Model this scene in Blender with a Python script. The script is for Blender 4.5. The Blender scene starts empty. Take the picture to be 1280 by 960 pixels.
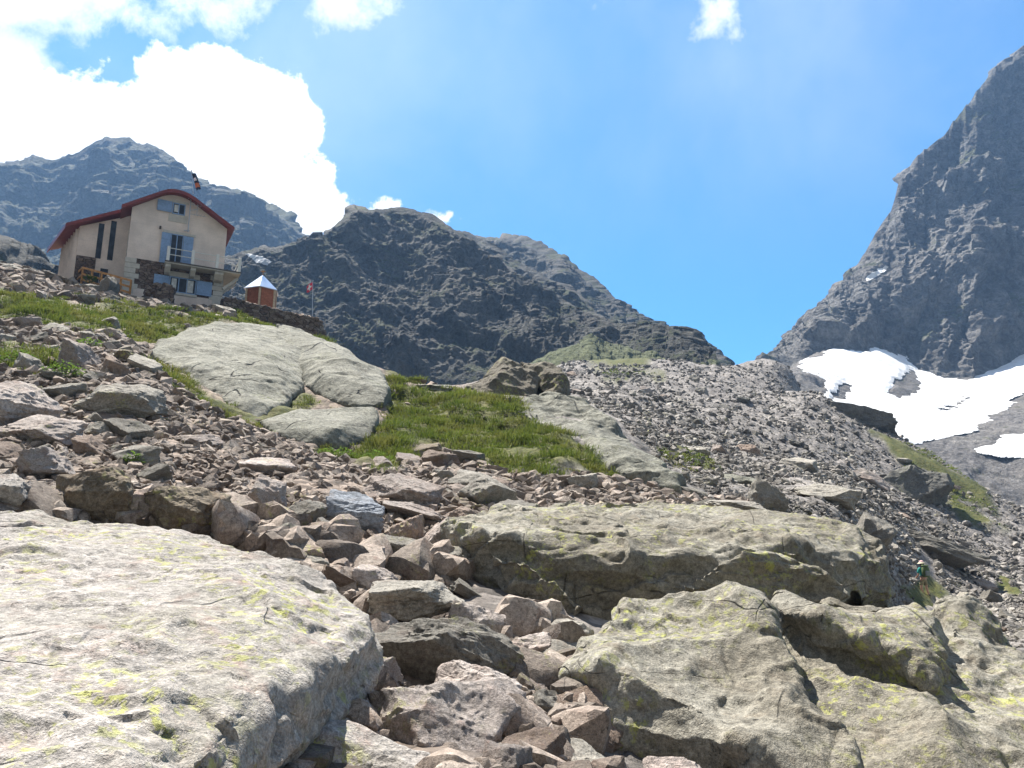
import bpy, bmesh, math, random
import numpy as np
from mathutils import Vector, Matrix, Euler

random.seed(7)
RNG = np.random.default_rng(11)
scene = bpy.context.scene
COL = scene.collection

# ------------------------------------------------------------------ camera model
PITCH = math.radians(13.0); CP, SP = math.cos(PITCH), math.sin(PITCH); FOC = 1000.0
SUN_AZ, SUN_EL = math.radians(-32), math.radians(61)      # azimuth measured from +Y towards +X

def ray(px, py):
    u = (px - 640.0) / FOC; v = (480.0 - py) / FOC
    k = CP - v * SP
    return u / k, (SP + v * CP) / k           # X/Y and Z/Y
def at(px, py, Y):
    t, w = ray(px, py)
    return Vector((t * Y, Y, w * Y))
def project(P):
    P = np.asarray(P, float)
    f = P[:, 1] * CP + P[:, 2] * SP
    v = -P[:, 1] * SP + P[:, 2] * CP
    f = np.maximum(f, 1e-3)
    return 640 + FOC * P[:, 0] / f, 480 - FOC * v / f

# ------------------------------------------------------------------ noise (numpy)
def _hash(i, j, k, seed):
    h = (i.astype(np.uint32) * np.uint32(374761393) + j.astype(np.uint32) * np.uint32(668265263)
         + k.astype(np.uint32) * np.uint32(2147483647) + np.uint32((seed * 974711 + 12345) & 0xffffffff))
    h = (h ^ (h >> np.uint32(13))) * np.uint32(1274126177)
    h = (h ^ (h >> np.uint32(16))) * np.uint32(2246822519)
    return h ^ (h >> np.uint32(15))
def _f(h): return (h & np.uint32(0xffffff)).astype(np.float32) / np.float32(0xffffff)
def vnoise(P, seed=0):
    P = np.asarray(P, np.float32)
    b = np.floor(P); f = P - b; b = b.astype(np.int64)
    f = f * f * f * (f * (f * 6 - 15) + 10)
    out = 0
    for dx in (0, 1):
        for dy in (0, 1):
            for dz in (0, 1):
                w = (f[:, 0] if dx else 1 - f[:, 0]) * (f[:, 1] if dy else 1 - f[:, 1]) * (f[:, 2] if dz else 1 - f[:, 2])
                out = out + w * _f(_hash(b[:, 0] + dx, b[:, 1] + dy, b[:, 2] + dz, seed))
    return out * 2 - 1
def fbm(P, octv=4, seed=0, gain=.5):
    P = np.asarray(P, np.float32); s = 0; a = 1.0
    for o in range(octv):
        s = s + a * vnoise(P * (2.03 ** o) + o * 17.3, seed + o); a *= gain
    return s
def ridged(P, octv=4, seed=0):
    P = np.asarray(P, np.float32); s = 0; a = 1.0
    for o in range(octv):
        s = s + a * (1 - 2 * np.abs(vnoise(P * (2.03 ** o) + o * 11.1, seed + o))); a *= .5
    return s
def facets(P, seed=0, tilt=1.0, warp=.25, k=80.0):
    """cellular planes: each cell carries its own height and slope, which gives broken rock faces; also the edge distance"""
    P = np.asarray(P, np.float32)
    if warp:
        P = P + warp * np.stack([vnoise(P * 1.7 + 5, seed + 31), vnoise(P * 1.7 + 55, seed + 32), vnoise(P * 1.7 + 99, seed + 33)], 1)
    b = np.floor(P).astype(np.int64)
    n = len(P); d1 = np.full(n, 9e9, np.float32); d2 = d1.copy(); val = np.zeros(n, np.float32); ws = np.full(n, 1e-12, np.float32)
    for dx in (-1, 0, 1):
        for dy in (-1, 0, 1):
            for dz in (-1, 0, 1):
                c = b + np.array([dx, dy, dz])
                h = _hash(c[:, 0], c[:, 1], c[:, 2], seed)
                j1, j2, j3 = _f(h), _f(h * np.uint32(2654435761) + np.uint32(77)), _f(h * np.uint32(2246822519) + np.uint32(991))
                off = P - (c + np.stack([j1, j2, j3], 1))
                d = (off ** 2).sum(1)
                g1, g2, g3 = _f(h * np.uint32(3266489917) + np.uint32(5)) - .5, _f(h * np.uint32(668265263) + np.uint32(9)) - .5, _f(h * np.uint32(374761393) + np.uint32(13)) - .5
                v = (_f(h * np.uint32(1540483477) + np.uint32(3)) - .5) + tilt * 1.6 * (off[:, 0] * g1 + off[:, 1] * g2 + off[:, 2] * g3)
                near = d < d1
                d2 = np.where(near, d1, np.minimum(d2, d)); d1 = np.where(near, d, d1); e = np.exp(-k * d); val += e * v; ws += e
    return val / ws, np.sqrt(d2) - np.sqrt(d1)
def chips(P, seed=0, tilt=1.05, a=1.15, warp=.12):
    """lower envelope of tilted shallow bowls: sharp ridges between hollow broken faces, like fractured stone"""
    P = np.asarray(P, np.float32)
    if warp:
        P = P + warp * np.stack([vnoise(P * 1.9 + 5, seed + 31), vnoise(P * 1.9 + 55, seed + 32), vnoise(P * 1.9 + 99, seed + 33)], 1)
    b = np.floor(P).astype(np.int64); best = np.full(len(P), 9e9, np.float32)
    for dx in (-1, 0, 1):
        for dy in (-1, 0, 1):
            for dz in (-1, 0, 1):
                c = b + np.array([dx, dy, dz])
                h = _hash(c[:, 0], c[:, 1], c[:, 2], seed)
                off = P - (c + np.stack([_f(h), _f(h * np.uint32(2654435761) + np.uint32(77)), _f(h * np.uint32(2246822519) + np.uint32(991))], 1)).astype(np.float32)
                g1, g2, g3 = _f(h * np.uint32(3266489917) + np.uint32(5)) - .5, _f(h * np.uint32(668265263) + np.uint32(9)) - .5, _f(h * np.uint32(374761393) + np.uint32(13)) - .5
                v = .8 * _f(h * np.uint32(1540483477) + np.uint32(3)) + tilt * (off[:, 0] * g1 + off[:, 1] * g2 + off[:, 2] * g3) + a * (off ** 2).sum(1)
                best = np.minimum(best, v)
    return best - best.mean()
def smooth(x, a, b):
    x = np.clip((x - a) / (b - a), 0, 1); return x * x * (3 - 2 * x)

# ------------------------------------------------------------------ mesh helpers
def np_mesh(name, V, F, smooth_shade=True):
    V = np.ascontiguousarray(V, np.float32); F = np.ascontiguousarray(F, np.int32)
    me = bpy.data.meshes.new(name)
    n, k = F.shape
    me.vertices.add(len(V)); me.vertices.foreach_set('co', V.ravel())
    me.loops.add(n * k); me.loops.foreach_set('vertex_index', F.ravel())
    me.polygons.add(n); me.polygons.foreach_set('loop_start', np.arange(0, n * k, k, dtype=np.int32))
    me.polygons.foreach_set('loop_total', np.full(n, k, np.int32))
    me.polygons.foreach_set('use_smooth', np.full(n, smooth_shade, bool))
    me.update(calc_edges=True); me.validate()
    return me
def sharp(me, deg=32):
    me.set_sharp_from_angle(angle=math.radians(deg)); return me
def link(name, me, mat=None, parent=None, loc=None):
    o = bpy.data.objects.new(name, me); COL.objects.link(o)
    if mat is not None and me is not None: me.materials.append(mat)
    if parent is not None: o.parent = parent
    if loc is not None: o.location = loc
    return o
def tag(o, label=None, cat=None, group=None, kind=None):
    if label: o['label'] = label
    if cat: o['category'] = cat
    if group: o['group'] = group
    if kind: o['kind'] = kind
    return o
def empty(name, loc, rz=0.0):
    o = bpy.data.objects.new(name, None); COL.objects.link(o); o.location = loc; o.rotation_euler = (0, 0, rz)
    o.empty_display_size = .2
    return o
def attr(me, name, vals):
    a = me.attributes.new(name, 'FLOAT', 'POINT'); a.data.foreach_set('value', np.ascontiguousarray(vals, np.float32))
def grid_faces(nr, nc):
    r = np.arange(nr - 1)[:, None]; c = np.arange(nc - 1)[None, :]
    a = r * nc + c
    return np.stack([a, a + 1, a + nc + 1, a + nc], -1).reshape(-1, 4)
def grid_normals(V, nr, nc):
    G = V.reshape(nr, nc, 3)
    n = np.cross(np.gradient(G, axis=1), np.gradient(G, axis=0)).reshape(-1, 3)
    return n / np.maximum(np.linalg.norm(n, axis=1, keepdims=True), 1e-9)
def in_poly(x, y, poly):
    """signed distance (px) to a polygon outline, positive inside"""
    x = np.asarray(x, float); y = np.asarray(y, float)
    ins = np.zeros(x.shape, bool); dist = np.full(x.shape, 1e9)
    n = len(poly)
    for i in range(n):
        x0, y0 = poly[i]; x1, y1 = poly[(i + 1) % n]
        if y0 != y1:
            c = ((y0 > y) != (y1 > y)) & (x < (x1 - x0) * (y - y0) / (y1 - y0) + x0)
            ins ^= c
        L = (x1 - x0) ** 2 + (y1 - y0) ** 2 + 1e-9
        k = np.clip(((x - x0) * (x1 - x0) + (y - y0) * (y1 - y0)) / L, 0, 1)
        dist = np.minimum(dist, np.hypot(x - x0 - k * (x1 - x0), y - y0 - k * (y1 - y0)))
    return np.where(ins, dist, -dist)
class MB:
    def __init__(s): s.v = []; s.f = []
    def add(s, v, f):
        b = len(s.v); s.v += [tuple(p) for p in v]; s.f += [tuple(b + i for i in q) for q in f]; return s
    def box(s, x0, x1, y0, y1, z0, z1):
        return s.add([(x0, y0, z0), (x1, y0, z0), (x1, y1, z0), (x0, y1, z0), (x0, y0, z1), (x1, y0, z1), (x1, y1, z1), (x0, y1, z1)],
                     [(0, 3, 2, 1), (4, 5, 6, 7), (0, 1, 5, 4), (1, 2, 6, 5), (2, 3, 7, 6), (3, 0, 4, 7)])
    def prism(s, prof, y0, y1):             # profile in (x, z), extruded along y
        n = len(prof)
        v = [(x, y0, z) for x, z in prof] + [(x, y1, z) for x, z in prof]
        return s.add(v, [tuple(range(n)), tuple(range(2 * n - 1, n - 1, -1))] + [(i, i + n, (i + 1) % n + n, (i + 1) % n) for i in range(n)])
    def tube(s, p, q, r, n=8, r2=None):
        p, q = Vector(p), Vector(q); d = (q - p).normalized()
        a = d.orthogonal().normalized(); b = d.cross(a); r2 = r if r2 is None else r2
        v = [p + (a * math.cos(2 * math.pi * i / n) + b * math.sin(2 * math.pi * i / n)) * r for i in range(n)]
        v += [q + (a * math.cos(2 * math.pi * i / n) + b * math.sin(2 * math.pi * i / n)) * r2 for i in range(n)]
        return s.add(v, [tuple(range(n - 1, -1, -1)), tuple(range(n, 2 * n))] + [(i, (i + 1) % n, (i + 1) % n + n, i + n) for i in range(n)])
    def beam(s, p, q, w, h):
        p, q = Vector(p), Vector(q); d = (q - p).normalized()
        up = Vector((0, 0, 1)) if abs(d.z) < .95 else Vector((1, 0, 0))
        a = d.cross(up).normalized() * w / 2; b = a.cross(d).normalized() * h / 2
        v = [p - a - b, p + a - b, p + a + b, p - a + b, q - a - b, q + a - b, q + a + b, q - a + b]
        return s.add(v, [(0, 3, 2, 1), (4, 5, 6, 7), (0, 1, 5, 4), (1, 2, 6, 5), (2, 3, 7, 6), (3, 0, 4, 7)])
    def build(s, name, mat, parent=None, loc=None, bevel=0, shade=False):
        me = bpy.data.meshes.new(name); me.from_pydata(s.v, [], s.f)
        bm = bmesh.new(); bm.from_mesh(me); bmesh.ops.recalc_face_normals(bm, faces=bm.faces)
        if bevel: bmesh.ops.bevel(bm, geom=bm.edges[:], offset=bevel, segments=1, affect='EDGES', clamp_overlap=True)
        bm.to_mesh(me); bm.free()
        if shade: me.polygons.foreach_set('use_smooth', [True] * len(me.polygons))
        return link(name, me, mat, parent, loc)

# ------------------------------------------------------------------ materials
class NT:
    def __init__(s, name):
        s.m = bpy.data.materials.new(name); s.m.use_nodes = True; s.t = s.m.node_tree; s.t.nodes.clear()
        s.out = s.n('ShaderNodeOutputMaterial'); s.b = s.n('ShaderNodeBsdfPrincipled')
        s.t.links.new(s.b.outputs[0], s.out.inputs[0]); s.b.inputs['Roughness'].default_value = .9
        s.b.inputs['Specular IOR Level'].default_value = .25
    def n(s, ty, **kw):
        n = s.t.nodes.new(ty)
        for k, v in kw.items(): setattr(n, k, v)
        return n
    def put(s, sock, v):
        if hasattr(v, 'is_output') or isinstance(v, bpy.types.NodeSocket): s.t.links.new(v, sock)
        elif v is not None: sock.default_value = v
    def coord(s, mode='world', rand=True):
        if mode == 'world': return s.n('ShaderNodeNewGeometry').outputs['Position']
        c = s.n('ShaderNodeTexCoord').outputs['Object']
        if not rand: return c
        oi = s.n('ShaderNodeObjectInfo')
        return s.vm('ADD', c, s.vm('SCALE', (37, 61, 23), scale=oi.outputs['Random']))
    def vm(s, op, a, b=None, scale=None):
        n = s.n('ShaderNodeVectorMath', operation=op); s.put(n.inputs[0], a)
        if b is not None: s.put(n.inputs[1], b)
        if scale is not None: s.put(n.inputs['Scale'], scale)
        return n.outputs[0]
    def ma(s, op, a, b=None, c=None, clamp=False):
        n = s.n('ShaderNodeMath', operation=op); n.use_clamp = clamp
        for i, x in enumerate((a, b, c)):
            if x is not None: s.put(n.inputs[i], x)
        return n.outputs[0]
    def noise(s, vec, scale, detail=5, rough=.6, dist=0.0, out='Fac'):
        n = s.n('ShaderNodeTexNoise'); s.put(n.inputs['Vector'], vec); n.inputs['Scale'].default_value = scale
        n.inputs['Detail'].default_value = detail; n.inputs['Roughness'].default_value = rough; n.inputs['Distortion'].default_value = dist
        return n.outputs[out]
    def vor(s, vec, scale, feature='F1', out='Distance', rnd=1.0):
        n = s.n('ShaderNodeTexVoronoi', feature=feature); s.put(n.inputs['Vector'], vec); n.inputs['Scale'].default_value = scale
        n.inputs['Randomness'].default_value = rnd
        return n.outputs[out]
    def step(s, x, a, b, lo=0.0, hi=1.0):
        n = s.n('ShaderNodeMapRange', interpolation_type='SMOOTHSTEP'); s.put(n.inputs[0], x)
        for i, v in zip((1, 2, 3, 4), (a, b, lo, hi)): s.put(n.inputs[i], v)
        return n.outputs[0]
    def mix(s, fac, a, b, mode='MIX'):
        n = s.n('ShaderNodeMix', data_type='RGBA', blend_type=mode); s.put(n.inputs[0], fac)
        for i, c in ((6, a), (7, b)):
            if isinstance(c, tuple) and len(c) == 3: c = (*c, 1)
            s.put(n.inputs[i], c)
        return n.outputs[2]
    def val(s, col, f):                      # multiply a colour by a scalar socket
        c = s.n('ShaderNodeCombineColor'); 
        for i in range(3): s.put(c.inputs[i], f)
        return s.mix(1.0, col, c.outputs[0], 'MULTIPLY')
    def bump(s, h, strength=.5, dist=.05, prev=None):
        n = s.n('ShaderNodeBump'); n.inputs['Strength'].default_value = strength; n.inputs['Distance'].default_value = dist
        s.put(n.inputs['Height'], h)
        if prev is not None: s.put(n.inputs['Normal'], prev)
        return n.outputs[0]
    def done(s, col, normal=None, rough=None, metal=None):
        s.put(s.b.inputs['Base Color'], (*col, 1) if isinstance(col, tuple) and len(col) == 3 else col)
        if normal is not None: s.put(s.b.inputs['Normal'], normal)
        if rough is not None: s.put(s.b.inputs['Roughness'], rough)
        if metal is not None: s.put(s.b.inputs['Metallic'], metal)
        return s.m

def rock_mat(name, c1, c2, c3, lichen=.3, lichen_col=(.36, .37, .10), dark=.3, sc=1.0, bump=.03, tone=0.0, mode='obj', vary=.35, tone_attr=False, crack=.6):
    m = NT(name); p = m.coord('world' if mode == 'world' else 'obj')
    wp = m.vm('ADD', p, m.vm('SCALE', m.noise(p, 1.3 * sc, 3, out='Color'), scale=.35 / sc))
    big = m.noise(p, .55 * sc, 5, .62, .4)
    mid = m.noise(wp, 2.6 * sc, 6, .7)
    fine = m.noise(p, 16 * sc, 5, .75)
    grain = m.noise(p, 70 * sc, 3, .7)
    col = m.mix(m.step(big, .36, .62), c1, c2)
    col = m.mix(m.step(mid, .5, .72), col, c3)
    chip = m.vor(wp, 5.5 * sc, 'F1', 'Color'); chs = m.n('ShaderNodeSeparateColor'); m.put(chs.inputs[0], chip)
    col = m.val(col, m.step(fine, .28, .72, .58, 1.32))
    col = m.val(col, m.step(grain, .3, .7, .72, 1.25))
    col = m.val(col, m.step(chs.outputs[0], 0, 1, .9, 1.1))
    pit = m.step(m.noise(wp, 7 * sc, 6, .78), .60, .70)
    col = m.mix(m.ma('MULTIPLY', pit, .55), col, tuple(.38 * a for a in c1))
    # dark weathering and black lichen freckles
    dk = m.ma('MULTIPLY', m.step(m.noise(wp, 4.5 * sc, 7, .75), .52, .68), dark)
    col = m.mix(dk, col, tuple(.35 * a for a in c1))
    if lichen > 0:
        zone = m.step(m.noise(p, .8 * sc, 3, .6), .56 - .22 * lichen, .80 - .22 * lichen)
        spot = m.step(m.noise(wp, 9 * sc, 6, .72), .52, .60)
        lf = m.ma('MULTIPLY', m.ma('MULTIPLY', zone, spot), .75)
        col = m.mix(lf, col, m.mix(m.step(fine, .4, .65), lichen_col, tuple(1.35 * a for a in lichen_col)))
    if tone_attr:
        at_ = m.n('ShaderNodeAttribute', attribute_name='tone'); r = at_.outputs['Fac']
    else: r = m.n('ShaderNodeObjectInfo').outputs['Random']
    if vary: col = m.val(col, m.step(r, 0, 1, 1 - vary, 1 + vary))
    # cracks
    js = m.vm('MULTIPLY', p, (.35, .7, 1.6)); jn = m.noise(js, .6 * sc, 3, .45)
    line = m.step(m.ma('ABSOLUTE', m.ma('SUBTRACT', jn, .5)), .0, .0038, 1, 0)
    jn2 = m.noise(m.vm('MULTIPLY', p, (1.3, .4, .6)), .42 * sc, 3, .45)
    line = m.ma('MAXIMUM', line, m.step(m.ma('ABSOLUTE', m.ma('SUBTRACT', jn2, .47)), .0, .0045, 1, 0))
    gate = m.step(m.noise(p, 1.1 * sc, 3), .49, .60)
    line = m.ma('MULTIPLY', m.ma('MULTIPLY', line, gate), crack)
    col = m.mix(m.ma('MULTIPLY', line, .75), col, tuple(.25 * a for a in c1))
    h = m.ma('ADD', m.ma('MULTIPLY', mid, .9), m.ma('ADD', m.ma('MULTIPLY', fine, .35), m.ma('MULTIPLY', grain, .10)))
    h = m.ma('SUBTRACT', m.ma('ADD', h, m.ma('MULTIPLY', chs.outputs[1], .35)), m.ma('ADD', m.ma('MULTIPLY', line, .8), m.ma('MULTIPLY', pit, .5)))
    return m.done(col, m.bump(h, .9, bump / sc * 2.6))

def plain(name, c, rough=.6, metal=0.0, var=.15, sc=6.0, bump=0.0):
    m = NT(name); p = m.coord('obj', False)
    n1 = m.noise(p, sc, 5, .65); n2 = m.noise(p, sc * .25, 3)
    col = m.val(m.val((*c, 1), m.step(n1, .3, .7, 1 - var, 1 + var)), m.step(n2, .3, .7, 1 - var * .7, 1 + var * .7))
    return m.done(col, m.bump(n1, .5, bump) if bump else None, rough, metal)

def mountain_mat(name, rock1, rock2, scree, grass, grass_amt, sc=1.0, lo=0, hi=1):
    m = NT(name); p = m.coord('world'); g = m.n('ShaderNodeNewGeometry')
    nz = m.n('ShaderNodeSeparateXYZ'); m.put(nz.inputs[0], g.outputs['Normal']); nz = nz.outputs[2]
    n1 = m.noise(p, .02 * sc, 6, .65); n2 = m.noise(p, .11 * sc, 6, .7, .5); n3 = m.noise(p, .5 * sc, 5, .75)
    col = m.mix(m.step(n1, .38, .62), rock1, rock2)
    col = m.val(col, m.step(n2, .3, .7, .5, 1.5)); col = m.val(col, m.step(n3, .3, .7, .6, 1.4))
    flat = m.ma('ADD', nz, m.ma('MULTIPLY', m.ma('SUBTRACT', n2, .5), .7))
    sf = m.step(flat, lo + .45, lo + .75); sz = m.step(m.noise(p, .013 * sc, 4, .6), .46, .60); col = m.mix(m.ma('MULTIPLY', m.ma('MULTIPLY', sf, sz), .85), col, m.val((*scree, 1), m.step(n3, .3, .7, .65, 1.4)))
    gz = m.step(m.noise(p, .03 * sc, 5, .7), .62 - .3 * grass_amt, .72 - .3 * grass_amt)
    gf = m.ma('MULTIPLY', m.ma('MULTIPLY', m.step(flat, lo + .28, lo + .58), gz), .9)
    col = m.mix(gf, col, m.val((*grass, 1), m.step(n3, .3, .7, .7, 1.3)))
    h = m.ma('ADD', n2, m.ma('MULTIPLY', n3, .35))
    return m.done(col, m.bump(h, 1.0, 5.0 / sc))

M = {}
# near boulders
M['pale'] = rock_mat('pale lichen rock', (.296, .275, .239), (.367, .339, .312), (.310, .239, .203), lichen=.55, dark=.35, sc=1.0, bump=.03, vary=.0, crack=.55)
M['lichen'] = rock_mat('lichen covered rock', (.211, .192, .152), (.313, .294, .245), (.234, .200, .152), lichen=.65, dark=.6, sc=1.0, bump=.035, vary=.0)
M['tent'] = rock_mat('dark olive brown rock', (.125, .11, .085), (.19, .17, .13), (.15, .12, .09), lichen=.3, dark=.5, sc=.8, vary=.0)
M['slab'] = rock_mat('grey green slab rock', (.212, .209, .169), (.260, .254, .211), (.188, .180, .148), lichen=.2, lichen_col=(.201, .214, .101), dark=.75, sc=.55, bump=.03, vary=.05, crack=1.3)
M['brown'] = rock_mat('brown weathered rock', (.164, .133, .099), (.227, .188, .137), (.188, .133, .091), lichen=.3, dark=.5, sc=1.1, vary=.12)
M['red'] = rock_mat('reddish broken rock', (.237, .180, .142), (.310, .243, .199), (.199, .137, .105), lichen=.08, dark=.4, sc=1.5, vary=.3, crack=.25)
M['grey'] = rock_mat('grey broken rock', (.227, .212, .183), (.296, .274, .236), (.211, .180, .152), lichen=.15, dark=.4, sc=1.5, vary=.3, crack=.25)
M['pink'] = rock_mat('pinkish pale rock', (.329, .274, .241), (.382, .337, .305), (.306, .227, .191), lichen=.2, dark=.25, sc=1.3, vary=.15, crack=.25)
M['blue'] = rock_mat('blue grey rock', (.240, .264, .304), (.320, .344, .376), (.288, .264, .256), lichen=.03, dark=.5, sc=1.5, vary=.0)
M['darkgrey'] = rock_mat('dark grey rock', (.125, .122, .111), (.172, .165, .145), (.117, .110, .091), lichen=.25, lichen_col=(.157, .172, .068), dark=.4, sc=.5, vary=.1)
M['rubble'] = rock_mat('rubble stones', (.230, .184, .151), (.310, .263, .222), (.199, .145, .117), lichen=.08, dark=.35, sc=1.6, vary=.42, tone_attr=True, mode='world', crack=.25)
M['scree'] = rock_mat('scree stones', (.197, .181, .165), (.285, .264, .234), (.197, .171, .157), lichen=.1, dark=.3, sc=.8, vary=.55, tone_attr=True, mode='world')
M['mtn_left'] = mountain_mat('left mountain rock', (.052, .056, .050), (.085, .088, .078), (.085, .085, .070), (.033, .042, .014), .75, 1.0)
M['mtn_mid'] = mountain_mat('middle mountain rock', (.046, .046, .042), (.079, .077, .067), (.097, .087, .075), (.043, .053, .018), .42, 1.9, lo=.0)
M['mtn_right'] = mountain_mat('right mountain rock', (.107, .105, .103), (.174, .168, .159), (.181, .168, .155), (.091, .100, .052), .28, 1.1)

# ------------------------------------------------------------------ the ground: control points (px, py, distance)
CTRL = [
 # near gully
 (560, 985, 4.6), (640, 960, 5.6), (420, 1150, 3.0), (900, 1280, 3.2), (700, 1250, 2.2), (200, 1180, 3.0), (-200, 1150, 3.0), (1400, 1300, 3.4), (640, 1500, 1.6), (1400, 1500, 1.6), (-200, 1500, 1.6),
 (520, 890, 6.6), (600, 860, 7.1), (560, 780, 9.0), (680, 815, 8.7), (500, 720, 11.2), (560, 700, 12.2),
 (250, 860, 6.2), (0, 850, 6.2), (-200, 860, 6), (1000, 930, 7.6), (1250, 940, 7.8), (1450, 940, 7.8), (1000, 1060, 6.0), (1300, 1080, 6.0),
 (800, 800, 10.5), (950, 790, 11.5), (1150, 800, 12), (1400, 830, 12),
 # left rubble
 (-150, 660, 9.5), (0, 630, 10.5), (150, 648, 10.8), (300, 676, 11), (400, 660, 12.4), (500, 625, 15.5), (620, 605, 19.5), (750, 612, 20.5),
 (-150, 550, 15), (0, 548, 14.6), (100, 562, 14.8), (200, 572, 15.2), (300, 585, 15.8), (400, 592, 17.3), (470, 590, 19),
 (-150, 470, 21), (0, 474, 20.5), (100, 484, 20), (200, 505, 20), (300, 545, 20.3), (400, 572, 20.5),
 (0, 420, 28), (100, 430, 27), (180, 446, 27), (-150, 415, 28),
 (0, 372, 37), (100, 384, 38), (180, 397, 39), (270, 402, 42), (-150, 368, 37),
 (0, 334, 49), (60, 350, 48.5), (100, 362, 48.5), (170, 376, 48.5), (240, 386, 48.5), (290, 390, 48.5), (-150, 320, 50),
 (200, 452, 29), (330, 415, 41), (330, 540, 24), (470, 505, 30), (420, 440, 40), (440, 545, 25.5), (420, 438, 47), (330, 405, 47),
 # behind the left crest
 (-150, 440, 75), (100, 450, 75), (300, 490, 75), (420, 503, 75), (-150, 500, 130), (100, 520, 130), (300, 520, 130), (420, 520, 130), (100, 540, 215), (350, 530, 215), (-150, 540, 215),
 # turf mound and the ground behind it
 (450, 575, 21.5), (550, 582, 21.8), (650, 596, 21.8), (745, 594, 22.5), (600, 545, 25.5), (690, 552, 25.5), (500, 508, 30.5), (600, 503, 31.5), (560, 490, 34.5), (485, 473, 37), (640, 497, 34), (700, 500, 34.5),
 (540, 520, 55), (640, 522, 55), (640, 495, 90), (480, 520, 70), (540, 490, 120), (640, 470, 130), (560, 500, 215), (700, 470, 215),
 # right of the mound, far scree and the saddle
 (705, 512, 32), (760, 545, 28), (800, 594, 24), (842, 616, 22.5), (900, 632, 22), (980, 634, 22), (900, 605, 27),
 (850, 562, 45), (760, 500, 70), (800, 500, 85), (800, 468, 125), (900, 575, 42), (950, 560, 68), (950, 500, 110), (950, 467, 150), (870, 462, 150), (930, 458, 166), (990, 459, 166), (860, 456, 168),
 (930, 505, 215), (800, 470, 215), (990, 520, 215),
 (950, 612, 31), (1000, 622, 30), (1060, 645, 29), (1106, 690, 31), (1110, 775, 22), (1160, 752, 40), (1157, 778, 30), (1157, 806, 20), (1205, 778, 30), (1128, 772, 30), (1100, 640, 48), (1060, 600, 62), (1200, 705, 56), (1280, 765, 40), (1290, 695, 70), (1200, 645, 80), (1150, 604, 88), (1100, 565, 96), (1050, 515, 112),
 (1030, 500, 124), (1130, 546, 114), (1200, 592, 107), (1290, 650, 100), (1450, 700, 95), (1450, 770, 50), (1300, 800, 22), (1450, 810, 25),
 (1040, 600, 150), (1130, 650, 145), (1200, 680, 140), (1290, 720, 130), (1450, 760, 130), (1040, 640, 215), (1290, 730, 215), (1450, 760, 215),
 (1700, 760, 100), (1700, 830, 30), (1700, 1000, 7), (1700, 780, 215), (-500, 640, 11), (-500, 400, 40), (-500, 470, 75), (-500, 520, 215), (-500, 900, 6),
]
LS = .36
def _tps_fit(C, lam=2e-4):
    A = np.array([[ray(px, py)[0], math.log(Y) * LS] for px, py, Y in C]); w = np.array([ray(px, py)[1] for px, py, Y in C])
    n = len(A); r2 = ((A[:, None] - A[None]) ** 2).sum(-1)
    K = .5 * r2 * np.log(r2 + 1e-12) + np.eye(n) * lam
    P = np.c_[np.ones(n), A]; L = np.zeros((n + 3, n + 3)); L[:n, :n] = K; L[:n, n:] = P; L[n:, :n] = P.T
    s = np.linalg.solve(L, np.r_[w, 0, 0, 0]); return A, s[:n], s[n:]
class Sheet:
    """a piece of terrain given by its slope angle over (bearing, log distance)"""
    def __init__(s, C): s.A, s.c, s.a = _tps_fit(C)
    def w(s, t, l):
        t = np.asarray(t, float).ravel(); q = np.asarray(l, float).ravel() * LS; out = np.empty(len(t))
        for i in range(0, len(t), 60000):
            T, Q = t[i:i + 60000], q[i:i + 60000]
            r2 = (T[:, None] - s.A[:, 0]) ** 2 + (Q[:, None] - s.A[:, 1]) ** 2
            out[i:i + 60000] = (.5 * r2 * np.log(r2 + 1e-12)) @ s.c + s.a[0] + s.a[1] * T + s.a[2] * Q
        return out
    def z(s, x, y):
        y = np.maximum(np.asarray(y, float), .3); return s.w(np.asarray(x) / y, np.log(y)) * y
    def hit(s, px, py, y0=2.0, y1=210):
        t, w = ray(px, py); l = np.linspace(math.log(y0), math.log(y1), 700); ww = s.w(np.full(700, t), l)
        k = np.argmax(ww >= w)
        if ww[k] < w: k = int(np.argmax(ww))
        return math.exp(l[k])
GROUND = Sheet(CTRL)
def ground_z(x, y): return float(GROUND.z(np.array([x]), np.array([y]))[0])

GRASS = [  # turf, outlined on the slope
 [(430, 580), (470, 540), (478, 500), (482, 468), (520, 478), (560, 488), (640, 496), (655, 512), (680, 535), (722, 560), (760, 582), (775, 592), (700, 590), (640, 590), (600, 578), (560, 560), (520, 560), (500, 585)],
 [(-60, 362), (0, 366), (60, 372), (120, 378), (200, 386), (290, 396), (300, 405), (240, 410), (190, 432), (150, 424), (100, 416), (40, 406), (-60, 400)],
 [(170, 446), (215, 468), (270, 500), (330, 535), (345, 545), (300, 530), (240, 498), (190, 474)],
 [(-40, 440), (40, 436), (80, 450), (100, 466), (60, 468), (0, 462), (-40, 462)],
 [(330, 522), (365, 505), (380, 488), (430, 506), (465, 508), (440, 520), (400, 512), (350, 528)],
 [(400, 560), (440, 556), (500, 575), (480, 588), (430, 580)],
 [(820, 560), (880, 565), (905, 590), (860, 592), (830, 584)],
 [(690, 410), (740, 412), (790, 430), (830, 470), (760, 470), (720, 440)],
 [(1090, 545), (1160, 562), (1215, 600), (1250, 640), (1180, 620), (1120, 580)],
 [(1185, 610), (1230, 645), (1262, 660), (1215, 655), (1190, 640)],
 [(1120, 735), (1160, 728), (1200, 752), (1150, 758)],
 [(1225, 735), (1262, 735), (1270, 752), (1235, 750)],
]
GRASS.append([(285, 386), (340, 398), (420, 434), (408, 440), (340, 406), (285, 400)])
TURF = GRASS[:6] + GRASS[-1:]
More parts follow.
